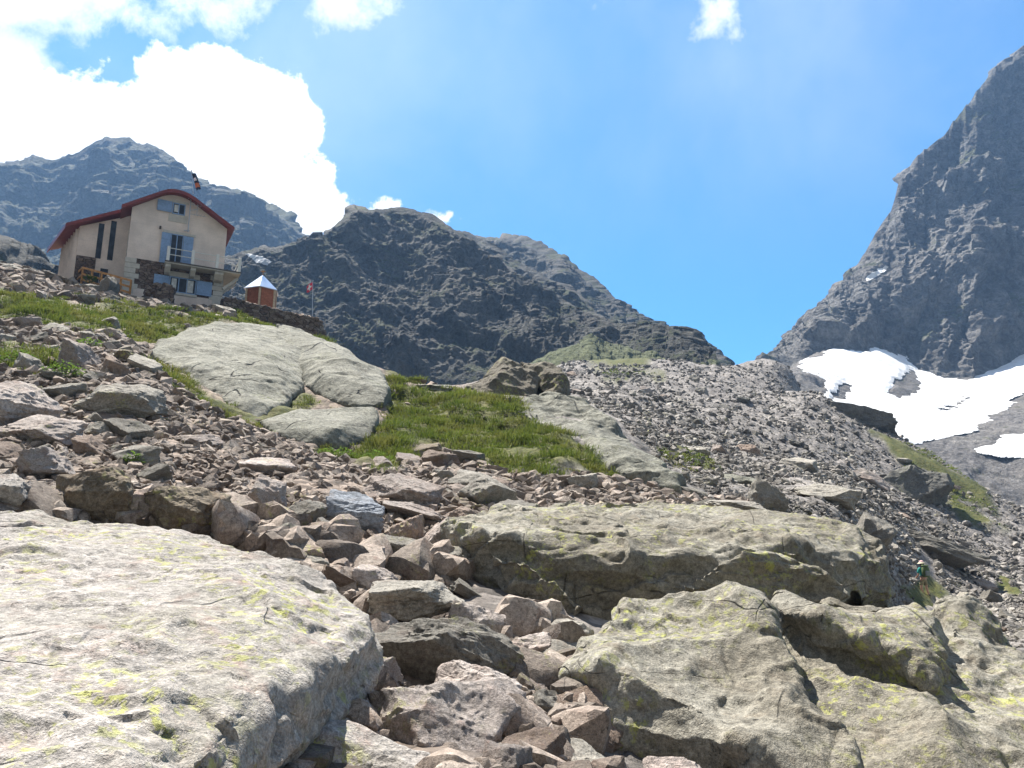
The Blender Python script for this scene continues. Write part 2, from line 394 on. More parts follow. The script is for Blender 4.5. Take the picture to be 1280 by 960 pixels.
def grass_field(px, py, dens=1.0):
    s = np.full(np.shape(px), -1e9)
    for g in GRASS: s = np.maximum(s, in_poly(px, py, g))
    return s

def turf_swell(V): return .30 * fbm(V / 1.7, 3, 6)
def make_ground():
    nc, nr = 760, 640
    t = np.linspace(-.98, .98, nc); l = np.linspace(math.log(1.0), math.log(214), nr)
    T, L = np.meshgrid(t, l); T = T.ravel(); L = L.ravel(); Y = np.exp(L)
    Z = GROUND.w(T, L) * Y
    V = np.stack([T * Y, Y, Z], 1)
    px, py = project(V)
    gp = grass_field(px, py) + 9 * fbm(V / (Y[:, None] * .03 + .3), 3, 5)
    g = smooth(gp, -4, 6)
    Q = V / 1.6
    f1, e1 = facets(Q, 3); f2, e2 = facets(V / .5, 4); far = smooth(Y, 30, 70)
    f3, e3 = facets(V / 5.5, 8, 1.2)
    d = (1 - g) * (.20 * f1 * (1 - .3 * far) + .10 * f2 * (1 - far)) + far * (1 - g) * (.35 * f3 + .2 * f1) + g * turf_swell(V) + far * .8 * fbm(V / 14, 3, 9)
    d *= .45 + .55 * smooth(Y, 6, 22)
    V[:, 2] += d
    me = np_mesh('ground', V, grid_faces(nr, nc)); attr(me, 'grass', g); attr(me, 'far', smooth(px + 60 * fbm(V / 8, 2, 3), 500, 740))
    m = NT('hillside'); p = m.coord('world')
    ga = m.n('ShaderNodeAttribute', attribute_name='grass').outputs['Fac']; fa = m.n('ShaderNodeAttribute', attribute_name='far').outputs['Fac']
    n1 = m.noise(p, 1.2, 6, .7); n2 = m.noise(p, 9, 5, .7); n0 = m.noise(p, .12, 4)
    vc = m.vor(p, 3.2, 'F1', 'Color'); vd = m.vor(p, 3.2); vc2 = m.vor(p, 1.1, 'F1', 'Color')
    sx = m.n('ShaderNodeSeparateColor'); m.put(sx.inputs[0], vc); sx2 = m.n('ShaderNodeSeparateColor'); m.put(sx2.inputs[0], vc2)
    soil = m.mix(fa, m.mix(n1, (.144, .111, .088), (.240, .193, .158)), m.mix(m.step(n0, .4, .6), (.158, .145, .135), (.211, .193, .177)))
    soil = m.val(soil, m.step(sx.outputs[0], 0, 1, .6, 1.4)); soil = m.val(soil, m.step(sx2.outputs[1], 0, 1, .75, 1.25))
    soil = m.val(soil, m.step(n2, .3, .7, .75, 1.25))
    gr = m.mix(m.step(n1, .4, .65), (.075, .085, .022), (.12, .115, .035)); gr = m.val(gr, m.step(n2, .3, .7, .6, 1.3))
    col = m.mix(ga, soil, gr)
    m.done(col, m.bump(m.ma('ADD', m.ma('MULTIPLY', vd, -.6), m.ma('MULTIPLY', n2, .5)), .9, .12))
    o = link('ground', me, m.m); tag(o, 'steep stony hillside with turf patches below the hut', kind='structure')
make_ground()

# ------------------------------------------------------------------ mountains
def poly_at(pts, x): return np.interp(x, [p[0] for p in pts], [p[1] for p in pts])
def mountain(name, label, ridge, base, Yr, Yb, nx, ny, mat, seed, amp, cell, back=160, curve=1.15, aniso=None, spur=1.0, rough=1.0, hold=.93):
    x0, x1 = ridge[0][0], ridge[-1][0]; xs = np.linspace(x0, x1, nx)
    jag = 1.0
    q1 = np.stack([xs, 0 * xs, 0 * xs], 1); rp = poly_at(ridge, xs) + rough * (4.2 * fbm(q1 / 34, 4, seed + 71, .6) + 2.6 * facets(q1 / 15, seed + 72, 1.6, 0, 300)[0] + 1.6 * facets(q1 / 5.5, seed + 73, 1.6, 0, 300)[0]); bp = poly_at(base, xs); yr = poly_at(Yr, xs) if isinstance(Yr, list) else np.full(nx, float(Yr))
    yb = poly_at(Yb, xs) if isinstance(Yb, list) else np.full(nx, float(Yb))
    def un(px, py, Y):
        u = (px - 640) / FOC; v = (480 - py) / FOC; k = CP - v * SP
        return np.stack([u / k * Y, Y, (SP + v * CP) / k * Y], -1)
    B, R = un(xs, bp, yb), un(xs, rp, yr)
    nb = max(8, ny // 6); s = np.linspace(-.06, 1, ny)[:, None, None]
    G = B[None] + (R - B)[None] * s
    zz = B[None, :, 2] + (R - B)[None, :, 2] * np.sign(s[..., 0]) * np.abs(s[..., 0]) ** curve
    G[..., 2] = zz
    k = np.linspace(0, 1, nb + 1)[1:, None, None]
    Bk = R[None] + np.concatenate([R[None, :, :1] / R[None, :, 1:2] * back * k, np.full((nb, nx, 1), back) * k, -back * .9 * k ** 1.2 + 0 * R[None, :, :1]], -1)
    G = np.concatenate([G, Bk], 0); nr = ny + nb
    V = G.reshape(-1, 3).astype(np.float64)
    N = grid_normals(V, nr, nx); N[N[:, 2] < 0] *= -1
    W = V * np.array([1, .35, 1])
    if aniso is not None:                    # stretch the broken faces along one direction of the wall
        a, st = aniso; c_, s_ = math.cos(a), math.sin(a)
        along = V[:, 0] * c_ + V[:, 2] * s_; across = -V[:, 0] * s_ + V[:, 2] * c_
        W = np.stack([along / st, V[:, 1] * .3, across], 1)
    f1, e1 = facets(W / (cell * 1.3), seed, 1.4, .3, 110); c1 = chips(W / cell, seed + 1, 1.3); c2 = chips(W / (cell * .4), seed + 2, 1.3); c3 = chips(W / (cell * .15), seed + 3, 1.2)
    d = amp * (.5 * f1 + 1.35 * c1 + .72 * c2 + .34 * c3 - .2 * np.exp(-(e1 / .06) ** 2)) + amp * spur * ridged(W / (cell * 2.3), 4, seed + 5) * .7 + amp * .12 * fbm(V / (cell * .08), 3, seed + 7)
    fade = np.ones((nr, nx)); fade[:ny] = smooth(np.linspace(-.06, 1, ny), -.06, .12)[:, None]
    top = 1 - hold * np.exp(-((np.linspace(-.06, 1, ny) - 1) / .07) ** 2); fade[:ny] *= top[:, None]
    V = V + N * (d * fade.ravel())[:, None]
    me = np_mesh(name, V, grid_faces(nr, nx))
    o = link(name, me, mat); tag(o, label, kind='structure')
    return o, V, nr, nx
r2 = [(-420, 190), (-200, 240), (-60, 205), (0, 207), (20, 203), (45, 196), (65, 198), (90, 191), (110, 182), (130, 172), (145, 173), (160, 169), (172, 176), (185, 178), (200, 190), (215, 199), (232, 206), (255, 226), (266, 233), (280, 233), (300, 244), (330, 263), (352, 273), (390, 297), (440, 330), (520, 400)]
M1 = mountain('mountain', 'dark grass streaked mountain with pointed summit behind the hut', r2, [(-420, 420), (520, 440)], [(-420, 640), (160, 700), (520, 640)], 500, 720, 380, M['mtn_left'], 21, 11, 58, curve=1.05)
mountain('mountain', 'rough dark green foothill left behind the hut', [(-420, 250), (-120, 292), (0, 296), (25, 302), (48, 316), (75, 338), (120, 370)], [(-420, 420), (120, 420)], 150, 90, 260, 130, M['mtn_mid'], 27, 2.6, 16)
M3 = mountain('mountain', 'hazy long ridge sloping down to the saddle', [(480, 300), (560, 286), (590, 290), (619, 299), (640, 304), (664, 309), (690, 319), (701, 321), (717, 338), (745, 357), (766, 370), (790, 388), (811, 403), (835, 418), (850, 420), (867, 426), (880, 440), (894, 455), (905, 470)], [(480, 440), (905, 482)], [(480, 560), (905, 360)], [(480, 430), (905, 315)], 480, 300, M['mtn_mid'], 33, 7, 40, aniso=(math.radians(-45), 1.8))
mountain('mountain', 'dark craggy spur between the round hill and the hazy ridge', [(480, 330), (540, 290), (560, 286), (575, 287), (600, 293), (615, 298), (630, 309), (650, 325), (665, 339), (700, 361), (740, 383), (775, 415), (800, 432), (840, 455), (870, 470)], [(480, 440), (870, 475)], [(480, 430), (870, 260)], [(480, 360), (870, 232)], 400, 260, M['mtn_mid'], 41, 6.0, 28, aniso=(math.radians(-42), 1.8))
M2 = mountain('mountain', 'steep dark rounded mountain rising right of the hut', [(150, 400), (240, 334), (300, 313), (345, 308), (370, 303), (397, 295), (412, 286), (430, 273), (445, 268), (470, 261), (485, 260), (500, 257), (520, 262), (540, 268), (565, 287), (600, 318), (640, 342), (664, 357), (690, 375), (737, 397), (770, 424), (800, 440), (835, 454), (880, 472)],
         [(150, 440), (300, 440), (400, 452), (450, 474), (520, 484), (600, 476), (700, 462), (780, 462), (880, 480)], [(150, 260), (500, 300), (700, 270), (880, 205)], [(150, 215), (450, 222), (700, 205), (880, 180)], 800, 460, M['mtn_mid'], 52, 5.2, 21, aniso=(math.radians(-42), 2.0), curve=1.0, rough=.7, hold=.96)
M4 = mountain('mountain', 'huge steep grey rock wall above the snow at the right', [(925, 482), (960, 466), (982, 456), (1000, 437), (1012, 424), (1025, 398), (1042, 371), (1055, 352), (1070, 331), (1085, 306), (1100, 280), (1112, 262), (1121, 232), (1128, 212), (1143, 203), (1160, 190), (1175, 170), (1190, 151), (1205, 135), (1222, 112), (1240, 90), (1258, 76), (1280, 58), (1340, 8), (1420, -70), (1520, -140), (1700, -160)],
         [(925, 484), (982, 462), (1000, 455), (1040, 438), (1150, 470), (1220, 478), (1290, 440), (1400, 420), (1700, 420)], [(925, 430), (1280, 560), (1700, 620)], [(925, 380), (1040, 392), (1220, 388), (1290, 430), (1700, 450)], 760, 620, M['mtn_right'], 63, 11.5, 44, back=260, aniso=(math.radians(55), 2.6), curve=1.0, spur=.8, rough=1.1, hold=.92)

M['apron'] = mountain_mat('scree apron', (.11, .105, .10), (.16, .15, .145), (.185, .17, .16), (.10, .115, .045), 1.6, 1.25, lo=-.15)
mountain('hillside', 'scree apron with green patches at the foot of the middle mountain', [(560, 494), (620, 476), (670, 450), (705, 432), (740, 424), (775, 430), (810, 440), (850, 450), (885, 458), (915, 464)], [(560, 500), (700, 492), (800, 486), (915, 476)], [(560, 170), (740, 200), (915, 186)], [(560, 140), (740, 128), (915, 165)], 520, 200, M['apron'], 91, .9, 6, back=30, curve=1.0, rough=1.0)
# the bowl below the right wall, and its snow
BOWL = Sheet([(960, 480, 300), (960, 520, 215), (1000, 454, 345), (1040, 434, 398), (1100, 440, 396), (1150, 464, 396), (1220, 472, 396), (1290, 434, 440), (1420, 415, 455), (1700, 420, 460),
  (1060, 522, 290), (1100, 530, 280), (1150, 552, 268), (1210, 560, 258), (1290, 575, 248), (1420, 600, 240), (1060, 480, 335), (1150, 505, 330), (1230, 510, 330), (1290, 490, 345),
  (1040, 620, 195), (1150, 660, 195), (1290, 700, 192), (1420, 730, 190), (1290, 640, 222), (1220, 610, 228), (1700, 700, 200), (1700, 560, 300), (920, 500, 300), (920, 510, 400), (920, 515, 470), (960, 490, 400), (960, 500, 470), (1000, 470, 470), (920, 560, 200)])
SNOW = [(1002, 456), (1015, 450), (1030, 448), (1041, 430), (1060, 436), (1078, 440), (1086, 438), (1095, 430), (1105, 438), (1114, 434), (1125, 443), (1143, 452), (1147, 464), (1165, 467), (1180, 470), (1212, 474), (1238, 447), (1243, 428), (1250, 441), (1300, 428), (1420, 420), (1420, 470), (1290, 486), (1262, 505), (1240, 520), (1215, 536), (1185, 546), (1160, 556), (1100, 560), (1065, 540), (1032, 515), (1030, 490), (1037, 476), (1025, 464)]
HOLES = [[(1106, 492), (1120, 474), (1142, 465), (1152, 480), (1140, 497), (1125, 501)], [(1174, 512), (1200, 500), (1213, 497), (1196, 511)], [(1046, 484), (1058, 478), (1064, 484), (1056, 500), (1042, 498)]]
SNOW2 = [(1222, 566), (1262, 546), (1300, 534), (1420, 520), (1420, 575), (1290, 574), (1255, 570)]
SNOW3 = [(1256, 654), (1300, 658), (1300, 672), (1262, 664)]
def bowl_grid(nc, nr, t0, t1, y0, y1, rough):
    t = np.linspace(t0, t1, nc); l = np.linspace(math.log(y0), math.log(y1), nr); T, L = np.meshgrid(t, l); T = T.ravel(); L = L.ravel(); Y = np.exp(L)
    V = np.stack([T * Y, Y, BOWL.w(T, L) * Y], 1); flat = V.copy()
    if rough:
        f1, _ = facets(V / 9, 71, 1.2); f2, _ = facets(V / 3, 72, 1.2); f3, _ = facets(V / 28, 74, 1.2)
        px, py = project(flat); sn = np.maximum(np.maximum(in_poly(px, py, SNOW), in_poly(px, py, SNOW2)), in_poly(px, py, SNOW3))
        for h in HOLES: sn = np.minimum(sn, -in_poly(px, py, h) + 4)
        V[:, 2] += (.9 * f1 + .5 * f2 + 1.8 * f3) * (1 - .93 * smooth(sn, -7, 3)) - .25 * smooth(sn, -3, 6)
    return V, flat
V, _ = bowl_grid(420, 240, .30, 1.02, 186, 462, True)
me = np_mesh('hillside', V, grid_faces(240, 420)); M['bowl'] = mountain_mat('stony bowl', (.128, .120, .116), (.180, .169, .158), (.180, .165, .150), (.083, .090, .045), .1, 3.0)
tag(link('hillside', me, M['bowl']), 'stony bowl under the right rock wall', kind='structure')
m = NT('summer snow'); p = m.coord('world'); n1 = m.noise(p, .25, 5, .6); n2 = m.noise(p, .06, 4, .6)
M['snow'] = m.done(m.mix(m.step(m.noise(p, .5, 6, .7), .58, .74), m.mix(m.step(n2, .4, .66), (.84, .85, .86), (.70, .69, .67)), (.45, .42, .39)), m.bump(n1, .5, .8), .6)
def snow_sheet(poly, holes, label, seed):
    V, flat = bowl_grid(760, 520, .33, .95, 200, 458, False)
    px, py = project(flat); s = in_poly(px, py, poly)
    for h in holes: s = np.minimum(s, -in_poly(px, py, h))
    s = s + 5.0 * fbm(flat / 14, 4, seed) + 2.5 * fbm(flat / 3.5, 3, seed + 8)
    V[:, 2] += np.clip(s * .12, -.9, .45) + .35 * fbm(flat / 18, 3, seed + 3) + .35
    F = grid_faces(520, 760); keep = (s[F] > -2.0).all(1)
    F = F[keep]; u, inv = np.unique(F, return_inverse=True)
    me = np_mesh('snow_field', V[u], inv.reshape(F.shape)); o = link('snow_field', me, M['snow']); tag(o, label, kind='structure')
snow_sheet(SNOW, HOLES, 'wide white snowfield at the foot of the right wall', 81)
snow_sheet(SNOW2, [], 'narrow snow tongue below the big snowfield', 84)
snow_sheet(SNOW3, [], 'small low snow remnant at the right edge', 86)
M['oldsnow'] = plain('old grey snow', (.50, .52, .54), .7, 0, .25, .3)
def snow_on(mt, poly, label, seed, lift=.3):
    o, V, nr, nx = mt; px, py = project(V); s = in_poly(px, py, poly) + 1.6 * fbm(V / 6, 3, seed)
    front = np.zeros((nr, nx), bool); front[:int(nr * .84)] = True
    F = grid_faces(nr, nx); keep = (s[F] > -.5).all(1) & front.ravel()[F].all(1); F = F[keep]
    if len(F) == 0: return
    u, inv = np.unique(F, return_inverse=True)
    G = V.copy(); G[:, 1] -= lift; G[:, 2] += lift * .6
    tag(link('snow_patch', np_mesh('snow_patch', G[u], inv.reshape(F.shape)), M['oldsnow'] if mt is M2 else M['snow']), label, kind='structure')
snow_on(M4, [(1083, 350), (1090, 341), (1108, 332), (1112, 334), (1098, 345)], 'small snow streak on the right rock wall', 5)
snow_on(M2, [(306, 318), (318, 319), (332, 325), (342, 328), (334, 333), (320, 328)], 'small snow patch in the gully right of the hut', 6)
snow_on(M1, [(0, 0), (1, 0), (0, 1)] if True else [(306, 318), (318, 319), (332, 325), (342, 328), (334, 333), (320, 328)], 'small snow patch on the mountain behind the hut', 6)

# ------------------------------------------------------------------ boulders
_ico = {}
def ico(n):
    if n not in _ico:
        bm = bmesh.new(); bmesh.ops.create_icosphere(bm, subdivisions=n, radius=1)
        _ico[n] = (np.array([v.co[:] for v in bm.verts]), np.array([[v.index for v in f.verts] for f in bm.faces])); bm.free()
    return _ico[n]
def stone_shape(seed, level, nplanes=11, rough=1.0, slab=False, wedge=False):
    """an angular broken stone in the unit box: random cleavage planes, chipped faces"""
    r = np.random.default_rng(seed); D, F = ico(level)
    N = r.normal(size=(nplanes, 3)); N /= np.linalg.norm(N, axis=1, keepdims=True); d = r.uniform(.58, .95, nplanes)
    ax = np.array([[0, 0, 1], [0, 0, -1], [1, 0, .1], [-1, 0, -.1], [0, 1, 0], [0, -1, 0.]]) + r.normal(size=(6, 3)) * .16
    ax /= np.linalg.norm(ax, axis=1, keepdims=True); N = np.r_[N, ax]; d = np.r_[d, r.uniform(.72, .9, 6)]
    if wedge:
        k = np.array([[.75, -.1, .66]]) * np.array([[r.choice([-1, 1]), 1, 1]]); N = np.r_[N, k / np.linalg.norm(k)]; d = np.r_[d, .34]
    c = np.maximum(D @ N.T, 1e-3) / d[None]
    c = c / c.max(1, keepdims=True) ; rad = 1.0 / ((np.maximum(D @ N.T, 1e-3) / d[None]).max(1) * np.sum(c ** 55, 1) ** (1 / 55))
    V = D * rad[:, None]
    if level >= 4:
        f1, e1 = facets(V * 2.0 + seed, seed, 1.0); c1, c2 = chips(V * 1.9 + seed, seed + 2), chips(V * 5.5 + seed, seed + 3)
        dd = rough * (.03 * f1 - .02 * np.exp(-(e1 / .04) ** 2) + .13 * c1 + .055 * c2 * (.4 + smooth(fbm(V * 1.5, 2, seed + 3), -.3, .3)) + .012 * fbm(V * 16, 3, seed))
        V = V + D * dd[:, None]
    V = V - V.mean(0); ext = np.abs(V).max(0); return V / ext, F

def xf(V, dims, roll=0, lean=0, spin=0):
    R = (Matrix.Rotation(roll, 3, 'Y') @ Matrix.Rotation(lean, 3, 'X') @ Matrix.Rotation(spin, 3, 'Z'))
    return (V * np.array(dims)) @ np.array(R).T

NAMED = [(1157, 726, 70, 110)]       # (centre px, py, size px) of every boulder placed by hand, so that rubble keeps clear of it
LAND = []        # landmarks the rubble labels refer to
def rock(label, x0, y0, x1, y1, seed, mat, depth=.8, roll=0, lean=18, Y=None, sink=.12, slab=False, wedge=False, name='boulder', level=None, cat='boulder', rough=1.0, np_=11, spin=0):
    cx, w, h = (x0 + x1) / 2, x1 - x0, y1 - y0
    Y = Y or GROUND.hit(cx, y1 - .18 * h)
    Y2 = Y + .25 * w / FOC * Y * depth
    P = at(cx, (y0 + y1) / 2, Y2); sx = w / FOC * Y2 / 2 * 1.04; sz = h / FOC * Y2 / 2 * (1 + sink)
    lv = level or (6 if w > 75 else 5)
    V, F = stone_shape(seed, lv, np_, rough, slab, wedge)
    V = xf(V, (sx, max(sx * depth, sz * .8), sz), 0, 0, math.radians(spin))
    V = V @ np.array(Matrix.Rotation(math.radians(roll), 3, 'Y') @ Matrix.Rotation(math.radians(-lean), 3, 'X').inverted()).T
    # keep the outline the size it has on the slope
    e = np.abs(V).max(0); V[:, 0] *= sx / e[0]; V[:, 2] *= sz / e[2]
    base = Vector((P.x, P.y, P.z - sz)); V = V + np.array([0, 0, sz]) - np.array([0, 0, sz * sink])
    o = link(name, sharp(np_mesh(name, V, F)), M[mat], None, base); tag(o, label, cat)
    NAMED.append((cx, (y0 + y1) / 2, w, h)); return o

def hull_mesh(hulls):
    bm = bmesh.new()
    for pts in hulls:
        b2 = bmesh.new(); vs = [b2.verts.new(p) for p in pts]
        r = bmesh.ops.convex_hull(b2, input=vs)
        bmesh.ops.delete(b2, geom=list({g for g in r['geom_interior'] if isinstance(g, bmesh.types.BMVert)}), context='VERTS')
        me = bpy.data.meshes.new('tmp'); b2.to_mesh(me); b2.free(); bm.from_mesh(me); bpy.data.meshes.remove(me)
    bmesh.ops.recalc_face_normals(bm, faces=bm.faces)
    me = bpy.data.meshes.new('hull'); bm.to_mesh(me); bm.free(); return me
def hull_boulder(label, hulls, mat, seed, voxel, S, amp=1.0, sub=1, strat=None, flake=1.0, name='boulder', cat='boulder', ledge=1.0, group=None, near=1.0, smo=1, edge=None):
    """hulls: lists of (px, py, distance[, raise]) or ('push', depth, drop) which carries the points so far back into the hill"""
    H = []
    for h in hulls:
        P = [Vector(at(q[0], q[1], q[2] * near)) for q in h if q[0] != 'push' and q[0] != 'down']
        for q in h:
            if q[0] == 'push': P += [p + Vector((p.x / p.y * q[1], q[1], -q[2])) for p in list(P)]
            if q[0] == 'down': P += [p + Vector((p.x / p.y * .5, .5, -q[1])) for p in list(P)]
        H.append(P)
    me = hull_mesh(H); o = link(name, me)
    md = o.modifiers.new('r', 'REMESH'); md.mode = 'VOXEL'; md.voxel_size = voxel; md.adaptivity = 0
    sm = o.modifiers.new('s', 'SMOOTH'); sm.iterations = smo; sm.factor = .5
    if sub: ss = o.modifiers.new('u', 'SUBSURF'); ss.subdivision_type = 'SIMPLE'; ss.levels = sub; ss.render_levels = sub
    dg = bpy.context.evaluated_depsgraph_get(); ev = o.evaluated_get(dg).to_mesh()
    n = len(ev.vertices); V = np.empty(n * 3, np.float32); ev.vertices.foreach_get('co', V); V = V.reshape(-1, 3).astype(float)
    N = np.empty(n * 3, np.float32); ev.vertex_normals.foreach_get('vector', N); N = N.reshape(-1, 3)
    k = len(ev.polygons); lt = np.empty(k, np.int32); ev.polygons.foreach_get('loop_total', lt)
    lv = np.empty(len(ev.loops), np.int32); ev.loops.foreach_get('vertex_index', lv)
    F = lv.reshape(-1, 4) if (lt == 4).all() else None
    o.evaluated_get(dg).to_mesh_clear()
    W = V.copy()
    if strat is not None:                      # bedding: squeeze the noise across the bedding plane so that it breaks into flakes and ledges
        nrm = np.array(strat[0]) / np.linalg.norm(strat[0]); W = V + (V @ nrm)[:, None] * nrm[None] * (strat[1] - 1)
    f1, e1 = facets(W / (S * 1.2), seed, 1.2, .2, 140)
    c1, c2, c3 = chips(W / (S * .85), seed + 20), chips(W / (S * .33), seed + 21), chips(W / (S * .12), seed + 22)
    lo = smooth(fbm(V / (S * 1.1), 2, seed + 9), -.35, .35)
    d = S * amp * (.06 * f1 * ledge - .03 * np.exp(-(e1 / .03) ** 2) + .26 * c1 * ledge + .13 * c2 * (.15 + 1.1 * lo) + .036 * c3 * (.15 + lo) + .012 * fbm(V / (S * .5), 3, seed + 4) + .007 * fbm(V / (S * .05), 3, seed + 6))
    if strat is not None:
        for th, am, sd2 in ((.30, .075 * flake, 51), (.12, .022 * flake, 57)):
            tt = (V @ nrm) / (S * th) + 1.1 * fbm(V / (S * .9), 4, seed + sd2); q = tt - np.floor(tt)
            d += S * am * (smooth(q, 0, .85) * (1 - smooth(q, .90, 1.0)) - .5) * (.25 + .75 * smooth(fbm(V / (S * 1.4), 2, seed + sd2 + 3), -.3, .4))
    V = V + N * d[:, None]
    c = V.mean(0); base = np.array([c[0], c[1], V[:, 2].min()])
    bpy.data.meshes.remove(me) if False else None
    m2 = np_mesh(name, V - base, F); sharp(m2, edge or 42); o.modifiers.clear(); old = o.data; o.data = m2; bpy.data.meshes.remove(old)
    m2.materials.append(M[mat]); o.location = base; tag(o, label, cat, group)
    px, py = project(V); NAMED.append(((px.min() + px.max()) / 2, (py.min() + py.max()) / 2, px.max() - px.min(), py.max() - py.min()))
    return o

# the big foreground boulder, lower left
hull_boulder('huge pale sloping boulder filling the lower left corner',
  [[(-140, 632, 9.8), (0, 640, 9.3), (120, 652, 8.8), (230, 658, 8.4), (330, 692, 7.7), (420, 732, 7.0), (462, 768, 6.55), (469, 800, 6.3), (-200, 1010, 2.7), (60, 1040, 2.8), (170, 1010, 3.15), (262, 975, 3.7), (330, 905, 4.7), (400, 852, 5.5),
    (440, 880, 6.0), (452, 840, 6.3), ('down', 1.3)],
   [(300, 930, 4.4), (345, 960, 4.7), (390, 930, 5.3), (440, 905, 6.0), (455, 850, 6.3), (300, 850, 6.0), (200, 960, 4.2), ('down', 1.2)]],
  'pale', 101, .045, .95, .48, 1, ((.08, -.30, .95), 2.6), flake=.55, ledge=.9)
# the long boulder in the middle
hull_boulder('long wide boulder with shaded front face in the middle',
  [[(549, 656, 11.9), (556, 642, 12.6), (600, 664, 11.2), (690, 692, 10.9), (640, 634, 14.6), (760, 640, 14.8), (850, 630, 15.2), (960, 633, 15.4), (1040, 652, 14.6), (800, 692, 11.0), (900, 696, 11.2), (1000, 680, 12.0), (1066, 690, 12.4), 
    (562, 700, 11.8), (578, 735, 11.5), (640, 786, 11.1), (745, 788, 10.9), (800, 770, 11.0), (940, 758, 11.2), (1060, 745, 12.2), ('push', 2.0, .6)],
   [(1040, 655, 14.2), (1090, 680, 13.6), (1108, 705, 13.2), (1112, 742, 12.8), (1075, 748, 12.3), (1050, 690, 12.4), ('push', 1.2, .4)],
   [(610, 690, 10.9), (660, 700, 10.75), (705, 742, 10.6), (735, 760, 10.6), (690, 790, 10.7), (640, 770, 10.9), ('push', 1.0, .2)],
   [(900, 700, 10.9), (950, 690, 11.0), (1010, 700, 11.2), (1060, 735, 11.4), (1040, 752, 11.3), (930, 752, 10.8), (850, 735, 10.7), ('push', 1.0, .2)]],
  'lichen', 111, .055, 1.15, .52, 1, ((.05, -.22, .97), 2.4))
# the boulder at lower right
hull_boulder('huge lichen spotted boulder with stepped facets lower right',
  [[(706, 832, 7.5), (722, 800, 7.9), (765, 764, 8.5), (792, 749, 8.9), (870, 756, 9.0), (948, 750, 9.1), (962, 800, 8.1), (946, 862, 7.2), (905, 900, 6.6), (870, 878, 6.7), (800, 842, 7.0), (745, 826, 7.2),
    (716, 878, 7.4), (740, 930, 7.1), (790, 960, 6.9), (900, 985, 6.5), ('push', 1.2, .9)],
   [(958, 756, 10.20), (1080, 750, 10.74), (1200, 764, 10.74), (1262, 800, 9.98), (1330, 860, 9.01), (1340, 1010, 6.73), (1190, 1020, 6.40), (1080, 1000, 6.62), (1010, 930, 7.49), (960, 840, 8.79), ('push', 1.2, 1.0)],
   [(965, 750, 9.5), (975, 765, 9.15), (1030, 775, 8.85), (1090, 795, 8.6), (1130, 815, 8.45), (1160, 848, 8.2), (1180, 800, 9.0), (1150, 755, 9.8), (1040, 745, 9.9), ('push', .6, 1.0)],
   [(1175, 756, 10.51), (1210, 752, 10.61), (1250, 775, 10.30), (1275, 800, 10.09), (1262, 820, 9.68), (1190, 790, 9.58), ('push', .8, 1.0)],
   [(945, 862, 7.0), (960, 800, 8.1), (1000, 840, 7.6), (1075, 955, 6.3), (1040, 990, 6.0), (950, 985, 6.3), (900, 915, 6.5), ('push', .8, .6)]],
  'lichen', 121, .05, 1.0, .7, 1, ((.35, -.35, .85), 1.6), flake=.2, ledge=1.25, smo=2)
# the smooth slabs under the hut
hull_boulder('broad smooth pale grey slab below the terrace wall',
  [[(184, 440, 29), (200, 425, 31), (240, 409, 35), (300, 401, 40), (345, 406, 42), (370, 420, 39), (385, 455, 34), (380, 482, 30.5), (355, 505, 27.2), (325, 524, 25.4), (308, 520, 25.3), (258, 490, 27), (214, 466, 28.4), (290, 440, 31.0), (330, 450, 30.8), (300, 480, 27.0), (350, 470, 29.2), (260, 455, 29.4), ('push', 3, 3.0)]],
  'slab', 131, .15, 3.4, .22, 1, ((.1, -.6, .8), 1.0), flake=.22)
hull_boulder('rounded grey rock hump right of the smooth slab',
  [[(345, 404, 43), (380, 412, 42), (420, 430, 39), (450, 447, 37), (478, 464, 34), (486, 485, 31.5), (484, 502, 30), (450, 510, 29.6), (405, 498, 30.4), (378, 480, 32), (370, 440, 36), (430, 450, 33.2), (450, 470, 31.3), (410, 470, 31.2), (400, 440, 35.4), ('push', 3, 3.0)]],
  'slab', 137, .16, 3.2, .3, 1, near=.975)
hull_boulder('low cracked pale slab at the left edge of the turf mound',
  [[(326, 526, 25.2), (368, 514, 26.5), (440, 510, 27.6), (468, 508, 28.2), (474, 524, 27.2), (464, 546, 25.6), (430, 560, 24.4), (380, 556, 24.0), (342, 542, 24.3), (420, 532, 24.6), (380, 534, 24.6), ('push', 2, 2.0)]],
  'slab', 139, .12, 2.6, .22, 1, near=.97)
hull_boulder('smooth pale grey slab sloping down right of the turf',
  [[(645, 510, 31.5), (655, 503, 33), (690, 497, 34.5), (722, 501, 34.5), (760, 520, 31), (770, 545, 28), (700, 540, 27.6), (662, 522, 29.6), ('push', 2.5, 2.2)],
   [(700, 530, 29.6), (735, 512, 32), (790, 547, 28.5), (815, 566, 26.8), (835, 590, 25), (850, 614, 23.2), (800, 604, 23.3), (760, 580, 24.5), (765, 552, 26.4), (800, 575, 24.6), (740, 535, 28.2), ('push', 2.5, 2.2)]],
  'slab', 143, .12, 2.6, .62, 1, near=.955)
hull_boulder('tent shaped dark boulder on top of the turf mound',
  [[(574, 492, 36), (600, 468, 36.6), (626, 441, 37.2), (650, 452, 37), (674, 472, 36.6), (668, 492, 35.6), (652, 503, 34.7), (636, 490, 34.8), (606, 500, 34.9), ('push', 2.0, .6)]],
  'tent', 151, .08, 1.9, .62, 1, near=.985, smo=0)
hull_boulder('overhanging brown block leaning behind the tent shaped boulder',
  [[(652, 454, 38.4), (692, 454, 37.6), (702, 460, 37.2), (709, 482, 36.8), (714, 498, 36.4), (700, 498, 36.0), (684, 496, 36.4), (690, 470, 37.0), ('push', 1.6, .1)]],
  'tent', 157, .08, 1.8, .62, 1, near=.985, smo=0)

